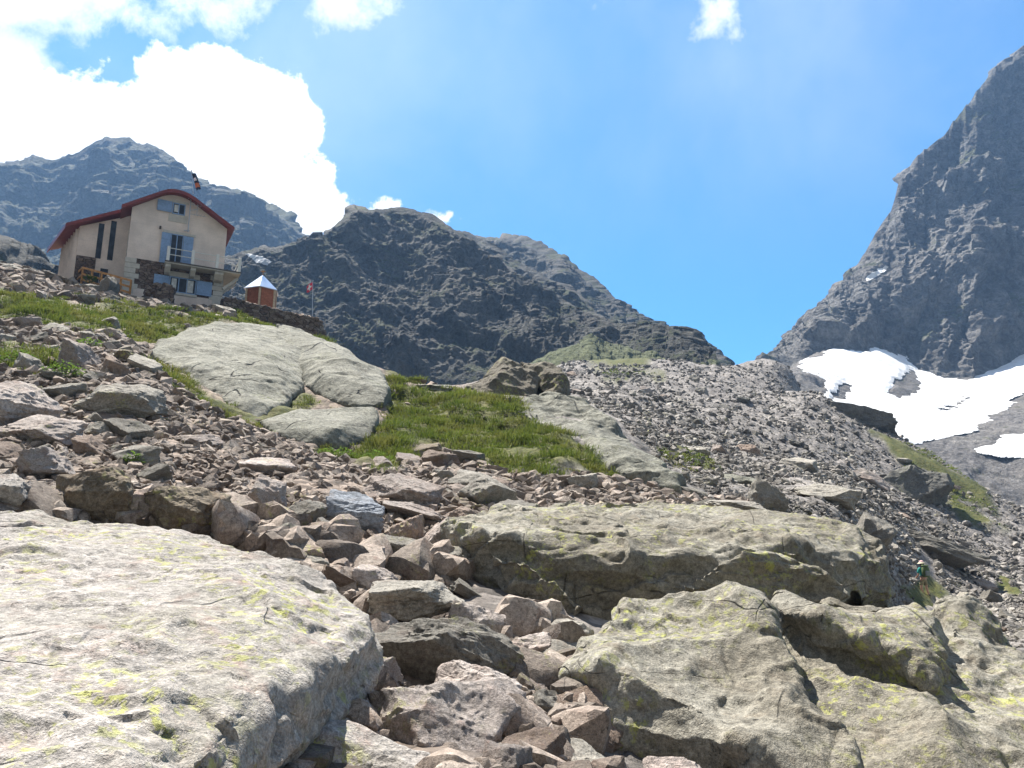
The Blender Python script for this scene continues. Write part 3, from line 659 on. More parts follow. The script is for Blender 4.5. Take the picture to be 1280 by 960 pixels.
# boulders of the rubble field and the gully
rock('large flat pale boulder topping the upper left rubble', 97, 473, 204, 536, 201, 'grey', .9, 4, 24, np_=8)
rock('wide reddish slab at the left edge above the rubble', -45, 468, 72, 552, 202, 'pink', 1.0, 22, 30, np_=7)
rock('low pinkish slab lying below the wide reddish slab', 2, 512, 118, 566, 203, 'pink', .8, 14, 24, np_=7)
rock('rounded yellowish boulder at the left edge behind the huge boulder', -18, 590, 41, 634, 204, 'pale', .9, 0, 10, Y=9.9)
rock('large dark brown upright boulder behind the huge left boulder', 68, 575, 184, 664, 205, 'brown', .6, -6, 4, Y=10.6, np_=9, wedge=False)
rock('grey brown leaning boulder right of the dark brown one', 178, 606, 284, 668, 206, 'brown', .7, 10, 16, Y=10.6)
rock('flat pale stone in the middle of the rubble slope', 216, 538, 278, 562, 207, 'pink', .9, 4, 26)
rock('flat pinkish stone right of the rubble slope middle', 304, 568, 370, 600, 208, 'pink', .9, 3, 26)
rock('blue grey boulder streaked white beside the pale tilted slabs', 408, 610, 484, 678, 209, 'blue', .7, 14, 22)
rock('long pale slab tilted down right above the rounded brown boulder', 450, 588, 560, 640, 210, 'pink', .6, 28, 34, np_=7)
rock('pale slab lying against the long tilted slab', 476, 622, 566, 660, 211, 'pink', .6, 22, 30, np_=7)
rock('rounded reddish boulder left of the long middle boulder', 482, 642, 536, 690, 212, 'red', .8, 18, 14)
rock('pale wedge stone leaning on the long middle boulder', 520, 646, 566, 704, 213, 'pink', .6, 20, 24, wedge=True)
rock('grey boulder in the stones under the turf mound', 560, 584, 622, 618, 214, 'grey', .9, 6, 16)
rock('rounded grey stone below the right of the turf', 708, 592, 752, 616, 215, 'grey', .9, 0, 14)
rock('brown stone beside the grey boulder under the turf', 612, 596, 650, 622, 216, 'red', .9, 8, 16)
rock('flat brown stone set in the lower edge of the turf', 510, 552, 556, 576, 217, 'brown', .9, -12, 14)
rock('long grey slab bridging the gully', 442, 720, 578, 772, 218, 'grey', .6, -6, 18, np_=7, Y=8.6, sink=.02)
rock('small lens shaped stone under the bridging slab', 492, 746, 540, 770, 219, 'grey', .7, -8, 14, Y=8.7)
rock('pink pointed stone behind the big wedge in the gully', 556, 750, 630, 826, 220, 'pink', .7, 12, 20, Y=8.5, sink=.02)
rock('big grey brown wedge stone leaning across the gully', 466, 764, 664, 890, 221, 'grey', .5, 26, 26, Y=7.4, np_=7, sink=.02)
rock('pale angular block in front of the big grey brown wedge', 534, 824, 654, 912, 222, 'pink', .7, 20, 26, Y=6.5, np_=9, sink=.02)
rock('large flat pink slab in the gully foreground', 446, 856, 662, 985, 223, 'pink', .8, 10, 30, Y=5.9, np_=7, sink=.02)
rock('pale yellowish slab at the bottom edge of the gully', 362, 914, 562, 1040, 224, 'pale', .8, 4, 32, Y=4.9, np_=7, sink=.02)
rock('pale flat stone right of the pink pointed stone', 628, 792, 692, 850, 225, 'pink', .8, 6, 30, Y=8.4)
rock('rounded pale stone wedged under the long middle boulder', 674, 772, 742, 818, 226, 'grey', .8, 8, 18, Y=8.9)
rock('small brown block in the bottom of the gully', 656, 862, 710, 912, 227, 'grey', .8, 14, 20, Y=7.0)
rock('dark red stone beside the pink slab', 658, 896, 702, 938, 228, 'red', .8, 10, 14, Y=6.6)
rock('pale stone at the bottom edge left of the lower right boulder', 690, 930, 770, 985, 229, 'grey', .9, 6, 26, Y=6.0)
rock('small pale stone under the lower right boulder', 800, 950, 880, 995, 230, 'pink', .9, 4, 28, Y=5.6)
rock('slanted reddish stone high in the gully', 440, 706, 494, 748, 231, 'pink', .8, 16, 22, Y=10.0)
rock('dark shadowed stone under the big grey brown wedge', 462, 806, 520, 868, 232, 'brown', .8, -10, 6, Y=7.6)
# right hand slope
rock('big dark boulder standing beside green turf on the right slope', 1103, 580, 1188, 642, 241, 'darkgrey', .8, 12, 8, Y=80)
rock('long dark rock outcrop on the crest before the snow', 1018, 499, 1132, 556, 242, 'darkgrey', .6, 26, 14, Y=112, np_=8)
rock('angular grey block on the slope above the middle boulder', 996, 598, 1074, 634, 243, 'grey', .8, 10, 20)
rock('pale flat stone in the scree right of the turf', 858, 556, 890, 574, 244, 'grey', .8, 6, 24)
rock('long grey slab slanting behind the hiker', 1090, 660, 1232, 716, 245, 'grey', .35, 22, 44, Y=50, np_=7)
rock('pale leaning slab left of the hiker', 1062, 640, 1120, 700, 246, 'grey', .5, 30, 24, Y=27)
rock('dark boulder under the scree saddle', 918, 494, 940, 508, 247, 'darkgrey', .9, 8, 6)
rock('low pale outcrop in the right scree', 900, 590, 960, 612, 248, 'slab', .8, 12, 24)
rock('flat ledge stone on the back edge of the long boulder', 822, 628, 880, 642, 249, 'grey', .8, 0, 12, Y=15.4)
rock('thin stacked slab beside the flat ledge stone', 886, 622, 950, 638, 250, 'grey', .8, 2, 14, Y=16)
rock('pale rock plate on the turf crest left of the tent boulder', 520, 476, 566, 492, 251, 'slab', 1.0, 4, 26)
# stones around the hut
rock('upright grey stone in front of the wooden railing', 124, 342, 148, 372, 261, 'grey', .5, -12, 2, Y=45.5)
rock('broad grey stone at the foot of the upright stone', 104, 352, 130, 372, 262, 'grey', .9, 8, 14, Y=45)
rock('large lichen grey stone below the hut left corner', 46, 340, 92, 368, 263, 'grey', .9, 14, 14, Y=45)
rock('grey boulder on the crest at the left edge', -10, 326, 40, 362, 264, 'grey', .9, 10, 14, Y=45)
rock('flat grey stone on the turf left of the hut', 6, 350, 52, 372, 265, 'grey', .9, 4, 18, Y=44)
rock('pale leaning stone in the turf above the smooth slab', 126, 394, 151, 416, 266, 'grey', .7, 18, 24)
rock('pale tilted stone below the leaning stone in the turf', 130, 410, 158, 430, 267, 'pink', .7, 26, 30)
rock('dark brown stone at the top left of the smooth slab', 142, 432, 182, 462, 268, 'brown', .8, 6, 14)

LAND = [(440, 645, 'the blue grey boulder'), (500, 615, 'the long pale tilted slab'), (126, 620, 'the dark brown upright boulder'), (150, 505, 'the large flat pale boulder'), (55, 540, 'the low pinkish slab'),
        (245, 550, 'the flat pale stone'), (337, 584, 'the flat pinkish stone'), (590, 600, 'the grey boulder under the turf'), (565, 820, 'the big grey brown wedge stone'), (555, 915, 'the large flat pink slab'), (230, 640, 'the grey brown leaning boulder'),
        (730, 605, 'the rounded grey stone below the turf'), (400, 530, 'the low cracked pale slab'), (510, 745, 'the slab bridging the gully'), (1145, 610, 'the big dark boulder'), (1035, 616, 'the angular grey block'), (1155, 725, 'the hiker'),
        (930, 600, 'the low pale outcrop'), (70, 355, 'the hut left corner'), (300, 460, 'the broad smooth slab'), (680, 805, 'the rounded pale wedged stone'), (790, 560, 'the slab right of the turf'), (640, 475, 'the tent shaped boulder'), (870, 565, 'the pale flat stone in the scree'), (1075, 528, 'the long dark outcrop'), (140, 405, 'the pale leaning stone in the turf')]

RUB = [(-60, 474), (0, 474), (110, 446), (178, 460), (255, 506), (330, 545), (400, 572), (440, 584), (500, 592), (530, 572), (560, 572), (640, 600), (760, 600), (840, 622), (960, 634), (700, 655), (560, 700), (560, 770), (700, 790), (716, 850), (760, 1000), (340, 1000), (460, 850), (460, 760), (330, 690), (230, 655), (-60, 640)]
UPL = [(-60, 400), (40, 408), (110, 420), (180, 440), (175, 470), (90, 480), (-60, 480)]
CREST = [(-60, 322), (60, 340), (120, 352), (200, 370), (290, 386), (285, 396), (200, 384), (100, 374), (-60, 362)]
RIGHT = [(660, 452), (720, 440), (790, 438), (870, 446), (930, 450), (1000, 458), (1035, 500), (1130, 545), (1290, 650), (1560, 720), (1560, 980), (1330, 900), (1290, 810), (1080, 800), (1040, 700), (960, 640), (850, 625), (838, 580), (770, 520), (715, 495)]
# stone shapes shared by the rubble
PROTO = {}
for kind, cnt in (('slab', 8), ('block', 9), ('wedge', 6)):
    for i in range(cnt):
        sd = 500 + len(PROTO)
        V, F = stone_shape(sd, 5, 7, 1.0, wedge=(kind == 'wedge'))
        PROTO.setdefault((kind, i), (V, F))
PMESH = {}
for (kind, i), (V, F) in PROTO.items():
    me = sharp(np_mesh(kind + '_stone', V, F)); me.materials.append(M['grey']); PMESH[(kind, i)] = me
def ground_swell(V, Y):
    far = smooth(Y, 30, 70); return far * (.8 * fbm(V / 14, 3, 9) + .35 * facets(V / 5.5, 8, 1.2)[0])
def sample(polys, n, y0, y1, r):
    """points spread over the slope inside the outlined areas"""
    t = r.uniform(-.80, .92, n); l = r.uniform(math.log(y0), math.log(y1), n); Y = np.exp(l); Z = GROUND.w(t, l) * Y
    P = np.stack([t * Y, Y, Z], 1); px, py = project(P); s = np.full(n, -1e9)
    for q in polys: s = np.maximum(s, in_poly(px, py, q))
    ok = s > -4; B = P[ok].copy(); gs = smooth(grass_field(px[ok], py[ok]), -4, 6); P[ok, 2] += ground_swell(B, B[:, 1]) * (1 - gs) + gs * turf_swell(B); return P[ok], px[ok], py[ok]
def clear_of_named(px, py, w, f=.42, most=120):
    for cx, cy, bw, bh in NAMED:
        if bw > most: continue
        if ((px - cx) / (bw * f + w * .35)) ** 2 + ((py - cy) / (bh * f + w * .22)) ** 2 < 1: return False
    return True
GULLY = [(455, 690), (560, 690), (600, 770), (700, 800), (722, 860), (770, 1000), (420, 1000), (468, 860), (470, 760)]
def scatter_rubble():
    r = np.random.default_rng(5); placed = []; recs = []
    jobs = [([GULLY], 4.5, 13, [95] * 3 + [75] * 7 + [55] * 12 + [42] * 14), ([RUB], 9, 26, [74] * 8 + [58] * 22 + [44] * 40 + [31] * 56 + [25] * 50), ([UPL], 18, 30, [34] * 5 + [26] * 10 + [20] * 12), ([CREST], 38, 50, [26] * 5 + [18] * 10), ([RIGHT], 20, 120, [44] * 3 + [32] * 6 + [24] * 12 + [18] * 12)]
    for polys, y0, y1, sizes in jobs:
        P, px, py = sample(polys, 60000 if y1 < 20 else 24000, y0, y1, r)
        ok = (px > -15) & (px < 1295) & (py < 985); P, px, py = P[ok], px[ok], py[ok]
        for w in sizes:
            w = w * r.uniform(.85, 1.15); k = r.permutation(len(P))[:1500]; free = (P[k, 1] < 70) | (w < 26)
            for cx, cy, bw, bh in NAMED:
                if bw < 300: free &= ((px[k] - cx) / (bw * .42 + w * .33)) ** 2 + ((py[k] - cy) / (bh * .42 + w * .2)) ** 2 > 1
            for a, b, c in placed: free &= ((px[k] - a) / (.40 * (w + c))) ** 2 + ((py[k] - b) / (.23 * (w + c))) ** 2 > 1
            if free.any():
                j = k[np.argmax(free)]; placed.append((px[j], py[j], w)); recs.append((P[j], px[j], py[j], w))
    objs = []
    for P, px, py, w in recs:
        kind = r.choice(['slab', 'block', 'wedge'], p=[.4, .38, .22]); i = int(r.integers({'slab': 8, 'block': 9, 'wedge': 6}[kind]))
        mt = r.choice(['red', 'grey', 'pink'], p=[.36, .44, .2]) if px < 860 and py > 440 else r.choice(['red', 'grey', 'pink'], p=[.12, .7, .18])
        s = w / FOC * P[1] / 2; h = {'slab': r.uniform(.34, .5), 'block': r.uniform(.58, .8), 'wedge': r.uniform(.5, .75)}[kind]
        o = bpy.data.objects.new('stone', PMESH[(kind, i)]); COL.objects.link(o); o.material_slots[0].link = 'OBJECT'; o.material_slots[0].material = M[mt]
        o.scale = (s, s * r.uniform(.7, 1.0), s * h)
        o.rotation_euler = (math.radians(r.uniform(4, 34)), math.radians(r.uniform(-10, 32)), r.uniform(-.9, .9) + (math.pi if r.random() < .5 else 0) * 0)
        o.location = (P[0], P[1], P[2] + s * h * .45)
        word = {'red': 'reddish', 'grey': 'grey', 'pink': 'pale pinkish'}[mt] + ' ' + {'slab': 'flat slab stone', 'block': 'blocky stone', 'wedge': 'wedge shaped stone'}[kind]
        best = min(LAND, key=lambda q: (q[0] - px) ** 2 + 1.6 * (q[1] - py) ** 2); dx, dy = px - best[0], 1.3 * (py - best[1])
        d = 'right of' if dx > abs(dy) else 'left of' if -dx > abs(dy) else 'below' if dy > 0 else 'above'
        objs.append((o, w, word, d + ' ' + best[2]))
    by = {}
    for q in objs: by.setdefault((q[2], q[3]), []).append(q)
    ORD = ['largest', 'second largest', 'third largest', 'fourth largest', 'fifth largest', 'sixth largest', 'seventh largest', 'eighth largest', 'ninth largest', 'tenth largest', 'eleventh largest', 'twelfth largest']
    for (word, rel), L in by.items():
        L.sort(key=lambda q: -q[1])
        for i, q in enumerate(L):
            tag(q[0], ((ORD[i] + ' ') if len(L) > 1 else '') + word + ' ' + rel, 'stone', 'loose stones of the rubble slope')
    return placed
PLACED = scatter_rubble()

def hull_stone(seed):
    r = np.random.default_rng(seed); bm = bmesh.new()
    for p in r.normal(size=(14, 3)):
        p = p / np.linalg.norm(p) * r.uniform(.75, 1.0); bm.verts.new(p)
    res = bmesh.ops.convex_hull(bm, input=bm.verts[:]); bmesh.ops.delete(bm, geom=[g for g in res['geom_interior'] if isinstance(g, bmesh.types.BMVert)], context='VERTS')
    bmesh.ops.triangulate(bm, faces=bm.faces[:]); bm.verts.ensure_lookup_table(); bm.verts.index_update()
    V = np.array([v.co[:] for v in bm.verts]); F = np.array([[v.index for v in f.verts] for f in bm.faces]); bm.free(); return V, F
HS = [hull_stone(900 + i) for i in range(40)]
def stuff_stones(name, label, P, size, mat, r, sink=.35, flat=(.4, .85), smooth_=False):
    VV = []; FF = []; TT = []; b = 0
    for p, s in zip(P, size):
        V, F = HS[int(r.integers(len(HS)))]
        E = Euler((r.uniform(-.3, .8), r.uniform(-.5, .6), r.uniform(0, 6.28))).to_matrix()
        h = r.uniform(*flat)
        W = (V * np.array([s, s * r.uniform(.6, 1), s * h])) @ np.array(E).T + p + np.array([0, 0, s * h * (1 - 2 * sink) * .6])
        VV.append(W); FF.append(F + b); TT.append(np.full(len(V), r.random())); b += len(V)
    me = np_mesh(name, np.concatenate(VV), np.concatenate(FF), smooth_)
    if smooth_: sharp(me, 28)
    attr(me, 'tone', np.concatenate(TT))
    tag(link(name, me, M[mat]), label, kind='stuff')
r = np.random.default_rng(77)
P, px, py = sample([RUB, UPL, CREST], 70000, 4, 50, r)
g = grass_field(px, py); keep = (g < 2) | (r.random(len(P)) < .05); P, px, py = P[keep], px[keep], py[keep]
size = P[:, 1] / FOC * np.clip(r.lognormal(1.95, .5, len(P)), 1.8, 14.0)
nearby = P[:, 1] < 11.5
HS, HS0 = [stone_shape(1300 + i, 3, 8, .8, wedge=i % 4 == 0) for i in range(24)], HS
PN = P[nearby]; qx, qy = px[nearby], py[nearby]; kk = np.array([i for i in r.permutation(len(PN)) if clear_of_named(qx[i], qy[i], 16, .44, 300)][:800])
stuff_stones('rubble', 'loose stones packed into the gully between the big boulders', PN[kk], PN[kk][:, 1] / FOC * np.clip(r.lognormal(2.75, .55, len(kk)), 5, 46), 'rubble', r, .3, (.45, .8), True)
HS = [stone_shape(1400 + i, 2, 8, .8, wedge=i % 4 == 0) for i in range(24)]
kk = np.array([i for i in r.permutation(len(PN)) if clear_of_named(qx[i], qy[i], 4, .36, 300)][:4200])
stuff_stones('rubble', 'small broken stones between the gully blocks', PN[kk], PN[kk][:, 1] / FOC * np.clip(r.lognormal(1.95, .4, len(kk)), 3, 14), 'rubble', r, .35, (.45, .8), True)
HS = HS0; P, size = P[~nearby], size[~nearby]
stuff_stones('rubble', 'small loose stones filling the rubble slope', P, size, 'rubble', r)
P, px, py = sample([RIGHT], 100000, 20, 170, r)
P2, px2, py2 = sample([RIGHT], 95000, 11, 72, r); P, px, py = np.r_[P, P2], np.r_[px, px2], np.r_[py, py2]
g = grass_field(px, py); keep = ((g < 0) | (r.random(len(P)) < .3) | ((px < 850) & (py < 480))) & (np.hypot((px - 1157) / 15, (py - 735) / 45) > 1); P, px, py = P[keep], px[keep], py[keep]
size = np.clip(P[:, 1] / FOC * np.clip(r.lognormal(.80, .6, len(P)), .8, 9.0) * np.interp(P[:, 1], [30, 120], [1.05, .72]), .07, .62)
stuff_stones('scree', 'grey scree stones covering the right slope', P, size, 'scree', r)
P, px, py = sample(TURF, 9000, 18, 50, r); k = r.random(len(P)) < .08; P = P[k]
stuff_stones('turf_stones', 'small pale stones poking out of the turf', P, P[:, 1] / FOC * np.clip(r.lognormal(1.3, .5, len(P)), 1.5, 9), 'rubble', r, .3)

# ------------------------------------------------------------------ grass
def grass_mat(name, c1, c2, c3):
    m = NT(name); a = m.n('ShaderNodeAttribute', attribute_name='tone').outputs['Fac']; p = m.coord('world')
    n = m.noise(p, .7, 4); col = m.mix(m.step(a, .1, .9), c1, c2); col = m.mix(m.ma('MULTIPLY', m.step(n, .44, .64), .65), col, c3)
    tr = m.n('ShaderNodeBsdfTranslucent'); mx = m.n('ShaderNodeMixShader'); mx.inputs[0].default_value = .35
    m.put(tr.inputs[0], col); m.put(m.b.inputs['Base Color'], col); m.b.inputs['Roughness'].default_value = .75
    m.t.links.new(m.b.outputs[0], mx.inputs[1]); m.t.links.new(tr.outputs[0], mx.inputs[2]); m.t.links.new(mx.outputs[0], m.out.inputs[0]); return m.m
M['grass'] = grass_mat('alpine grass', (.070, .105, .018), (.15, .185, .036), (.175, .165, .05))
M['leaf'] = grass_mat('bright leaves', (.10, .17, .03), (.16, .25, .045), (.12, .19, .035))
def tuft(P, nb, hgt, rad, wid, r):
    n = len(P) * nb; base = np.repeat(P, nb, 0); H = np.repeat(hgt, nb) * r.uniform(.5, 1.15, n); R = np.repeat(rad, nb)
    a = r.uniform(0, 6.283, n); q = np.sqrt(r.random(n)); ox, oy = np.cos(a) * q * R, np.sin(a) * q * R
    base = base + np.stack([ox, oy, -.02 + 0 * ox], 1)
    H = H * (1.1 - .5 * q * q); la = a + r.normal(0, .6, n); ln = H * r.uniform(.25, .95, n) * (0.4 + q)
    dirn = np.stack([np.cos(la), np.sin(la), 0 * la], 1); side = np.stack([-np.sin(la + r.normal(0, 1, n)), np.cos(la), 0 * la], 1) * (np.repeat(wid, nb) * r.uniform(.6, 1.3, n))[:, None]
    up = np.array([0, 0, 1.0])
    m1 = base + dirn * (ln * .35)[:, None] + up * (H * .62)[:, None]; tip = base + dirn * ln[:, None] + up * (H * (1 - .25 * q))[:, None]
    V = np.stack([base - side, base + side, m1 - side * .8, m1 + side * .8, tip], 1).reshape(-1, 3)
    b = (np.arange(n) * 5)[:, None]
    F = np.concatenate([b + np.array([0, 1, 3]), b + np.array([0, 3, 2]), b + np.array([2, 3, 4])], 0)
    tone = np.repeat(np.repeat(r.random(len(P)), nb) * .6 + r.random(n) * .4, 5)
    return V, F, tone
P, px, py = sample(TURF, 60000, 18, 50, r)
g = grass_field(px, py); keep = (g + 15 * fbm(P / 1.3, 3, 51) > 0) & (fbm(P / 1.7, 2, 57) > -.85); P = P[keep]; px = px[keep]; py = py[keep]
keep = np.array([clear_of_named(a, b, 0, .40, 70) for a, b, c in zip(px, py, px)]); P = P[keep]
k = r.permutation(len(P))[:5000]; P = P[k]; big = np.clip(fbm(P / .9, 2, 61) + .35 + .35 * r.normal(size=len(P)), 0, 1.3); hh = .07 + .20 * big
V, F, T = tuft(P, 44, hh, .14 + .32 * big, P[:, 1] * .00045, r)
me = np_mesh('grass', V, F, True); attr(me, 'tone', T); tag(link('grass', me, M['grass']), 'tussocky alpine grass on the mound and below the hut', kind='stuff')
P, px, py = sample(GRASS[6:10], 40000, 20, 130, r); keep = grass_field(px, py) > 1; P = P[keep][:2200]
V, F, T = tuft(P, 12, .07 + P[:, 1] * .0018, P[:, 1] * .006, P[:, 1] * .0006, r)
me = np_mesh('grass', V, F, True); attr(me, 'tone', T); tag(link('grass', me, M['grass']), 'thin grass between the scree stones on the right', kind='stuff')
def leafy(label, px, py, w, h, seed, n=170):
    r = np.random.default_rng(seed); Y = GROUND.hit(px, py + h / 2); c = at(px, py + h / 2, Y); s = Y / FOC
    t = empty('leafy_plant', c); tag(t, label, 'plant', 'leafy plants in the rubble')
    st = MB(); VV = []; FF = []; TT = []
    for i in range(n):
        a = r.uniform(0, 6.28); q = math.sqrt(r.random()); x, y = math.cos(a) * q * w * s / 2, math.sin(a) * q * w * s / 3; z = r.uniform(.25, 1) * h * s * (1.05 - .6 * q * q)
        L = r.uniform(.05, .10) * max(1, Y / 18); d = Vector((math.cos(a) + r.normal() * .4, math.sin(a) + r.normal() * .4, r.uniform(-.1, .5))).normalized(); sd = d.cross(Vector((0, 0, 1))).normalized() * L * .36
        p0 = Vector((x, y, z)); b = len(VV); nn = Vector((0, 0, L * .12))
        VV += [p0, p0 + d * L * .4 + sd + nn, p0 + d * L, p0 + d * L * .4 - sd + nn, p0 + d * L * .45]; FF += [(b, b + 1, b + 4), (b + 1, b + 2, b + 4), (b + 2, b + 3, b + 4), (b + 3, b, b + 4)]; TT += [r.random()] * 5
        if i % 6 == 0: st.tube((x * .4, y * .4, -.03), p0, .006, 5)
    me = np_mesh('leaves', np.array([v[:] for v in VV]), np.array(FF), True); attr(me, 'tone', np.array(TT)); link('leaves', me, M['leaf'], t); st.build('stems', M['stem'], t)
M['stem'] = plain('plant stem', (.10, .13, .04))
leafy('bright leafy plant clump nearest the left edge', 22, 446, 44, 18, 1)
leafy('broad bright green leafy clump above the large flat pale boulder', 78, 462, 54, 26, 2, 260)
leafy('long bright leafy clump in the upper left stones', 108, 430, 50, 14, 3)
leafy('single small leafy plant low in the rubble', 165, 574, 24, 18, 4, 110)
leafy('bright leafy clump at the lower left edge of the turf mound', 420, 566, 50, 16, 5, 220)
leafy('leafy clump beside the low cracked slab', 470, 572, 44, 16, 6, 200)
leafy('small pale leafy plant in front of the wooden railing', 112, 348, 14, 10, 7, 70)

# ------------------------------------------------------------------ the hut
def wall_mat(name, c):
    m = NT(name); p = m.coord('obj', False); n = m.noise(p, 14, 5, .7); n2 = m.noise(p, .7, 4, .6)
    sp = m.n('ShaderNodeSeparateXYZ'); m.put(sp.inputs[0], p)
    line = m.step(m.ma('ABSOLUTE', m.ma('SUBTRACT', m.ma('FRACT', m.ma('MULTIPLY', sp.outputs[2], 4.0)), .5)), .0, .06, .93, 1)
    col = m.val(m.val(m.val((*c, 1), m.step(n, .3, .7, .94, 1.06)), m.step(n2, .3, .7, .84, 1.1)), line)
    return m.done(col, m.bump(n, .4, .01), .85)
def masonry(name, c1, c2, c3, sc):
    m = NT(name); p = m.coord('obj', False); p2 = m.vm('MULTIPLY', p, (1, 1, 1.7)); p2 = m.vm('ADD', p2, m.vm('SCALE', m.noise(p, 3, 3, out='Color'), scale=.12))
    e = m.vor(p2, sc, 'DISTANCE_TO_EDGE'); c = m.vor(p2, sc, 'F1', 'Color'); s = m.n('ShaderNodeSeparateColor'); m.put(s.inputs[0], c)
    n = m.noise(p, 12, 5, .7)
    col = m.mix(m.step(s.outputs[0], .2, .8), c1, c2); col = m.mix(m.step(s.outputs[1], .6, .9), col, c3); col = m.val(col, m.step(n, .3, .7, .7, 1.3))
    j = m.step(e, 0, .07); col = m.mix(j, (.05, .045, .04), col)
    return m.done(col, m.bump(m.ma('ADD', j, m.ma('MULTIPLY', n, .4)), 1, .06), .95)
M['wall'] = wall_mat('cream pink render', (.78, .665, .585)); M['white'] = plain('white painted stone', (.548, .515, .457), .8, 0, .08); M['stone'] = masonry('rubble masonry', (.166, .120, .095), (.232, .178, .145), (.124, .087, .071), 3.2)
M['drystone'] = masonry('dry stone wall', (.166, .124, .100), (.241, .195, .158), (.120, .083, .066), 2.6)
M['roof'] = plain('dark red roof sheet', (.22, .055, .055), .45, 0, .12, 3); M['soffit'] = plain('red brown eaves board', (.15, .04, .04), .7)
M['shutter'] = plain('blue painted wood', (.25, .37, .57), .6, 0, .1, 8); M['glass'] = plain('dark window glass', (.035, .045, .06), .12, 0, .3, 2); M['curtain'] = plain('white curtain', (.6, .6, .58), .9)
M['orange'] = plain('orange stained wood', (.50, .25, .085), .7, 0, .2, 9); M['metal'] = plain('galvanised steel', (.45, .46, .48), .4, .8, .1); M['deck'] = plain('dark balcony edge', (.10, .085, .075), .8)
M['railwhite'] = plain('white painted rail', (.75, .74, .70), .5, 0, .05)

PHI = math.radians(28); HP = at(283, 384, 51.5); HE = Vector((math.cos(PHI), math.sin(PHI))); HN = Vector((-math.sin(PHI), math.cos(PHI)))
def fac(px, py, off=0.0):            # photograph direction -> (along, height) on the facade plane set back by off
    t, w = ray(px, py); k = (HP.x * HN.x + HP.y * HN.y + off) / (t * HN.x + HN.y)
    return (t * k - HP.x) * HE.x + (k - HP.y) * HE.y, w * k - HP.z
hut = empty('mountain_hut', HP, PHI); tag(hut, 'cream alpine hut with dark red roof and blue shutters on the left hill', 'hut')
XL, XR, XA, DA, DEP = -6.35, -.38, -9.25, 2.1, 8.2      # main block left/right, annex left, annex set-back, depth
ridge_x, ridge_z = -3.75, 7.45
def roof_profile(left, zl, right, zr, off=0.0):
    top = [(left, zl)]
    k0 = .72
    a = (left + (ridge_x - left) * k0, zl + (ridge_z - zl) * .80); b = (right + (ridge_x - right) * k0, zr + (ridge_z - zr) * .80)
    for i in range(9):                                     # rounded ridge
        q = i / 8; top.append(((1 - q) ** 2 * a[0] + 2 * q * (1 - q) * ridge_x + q * q * b[0], (1 - q) ** 2 * a[1] + 2 * q * (1 - q) * (ridge_z + .16) + q * q * b[1]))
    top.append((right, zr)); return [(x, z + off) for x, z in top]
mainp = roof_profile(-6.98, 5.52, .02, 5.40); annp = roof_profile(-10.0, 4.42, .02, 5.40)
w_ = MB()
inner = [(x, z - .02) for x, z in mainp if XL < x < XR]
zl = 5.52 + (XL + 6.98) * (mainp[1][1] - 5.52) / (mainp[1][0] + 6.98); zr = 5.40 + (.02 - XR) * (mainp[-2][1] - 5.40) / (.02 - mainp[-2][0])
w_.prism([(XL, -1.5), (XL, zl - .04)] + inner + [(XR, zr - .04), (XR, -1.5)], 0, DEP)
za = 4.42 + (XA + 10.0) * (annp[1][1] - 4.42) / (annp[1][0] + 10.0); zb = 4.42 + (XL + 10.0 - .003) * (annp[1][1] - 4.42) / (annp[1][0] + 10.0)
AD, SK = 6.6, .22
k_ = SK * (AD - DA)
w_.add([(XA, DA, -1.5), (XA, DA, za - .04), (XL - .003, DA, min(zb, 6.2) - .06), (XL - .003, DA, -1.5), (XA - k_, AD, -1.5), (XA - k_, AD, za - .04), (XL - .003, AD, min(zb, 6.2) - .06), (XL - .003, AD, -1.5)],
       [(0, 1, 2, 3), (7, 6, 5, 4), (0, 4, 5, 1), (1, 5, 6, 2), (2, 6, 7, 3), (3, 7, 4, 0)])
w_.build('wall', M['wall'], hut)
rf = MB()
def roof_sheet(mb, prof, y0, y1, th):
    n = len(prof)
    for i in range(n - 1):
        (x0, z0), (x1, z1) = prof[i], prof[i + 1]
        mb.add([(x0, y0, z0), (x1, y0, z1), (x1, y1, z1), (x0, y1, z0), (x0, y0, z0 + th), (x1, y0, z1 + th), (x1, y1, z1 + th), (x0, y1, z0 + th)], [(0, 3, 2, 1), (4, 5, 6, 7), (0, 1, 5, 4), (2, 3, 7, 6), (1, 2, 6, 5), (3, 0, 4, 7)])
roof_sheet(rf, mainp, -.55, DA - .6, .14); roof_sheet(rf, [(x, z + .012) for x, z in annp[1:]], DA - .62, DEP + .5, .14)
(x0, z0), (x1, z1) = annp[0], annp[1]; e0, e1 = DA - .62, AD + .3; xs_ = x0 - SK * (e1 - e0)
rf.add([(x0, e0, z0), (x1, e0, z1 + .012), (x1, e1, z1 + .012), (xs_, e1, z0), (x0, e0, z0 + .14), (x1, e0, z1 + .15), (x1, e1, z1 + .15), (xs_, e1, z0 + .14)], [(0, 3, 2, 1), (4, 5, 6, 7), (0, 1, 5, 4), (2, 3, 7, 6), (1, 2, 6, 5), (3, 0, 4, 7)])
roof = rf.build('roof', M['roof'], hut)
fs = MB(); 
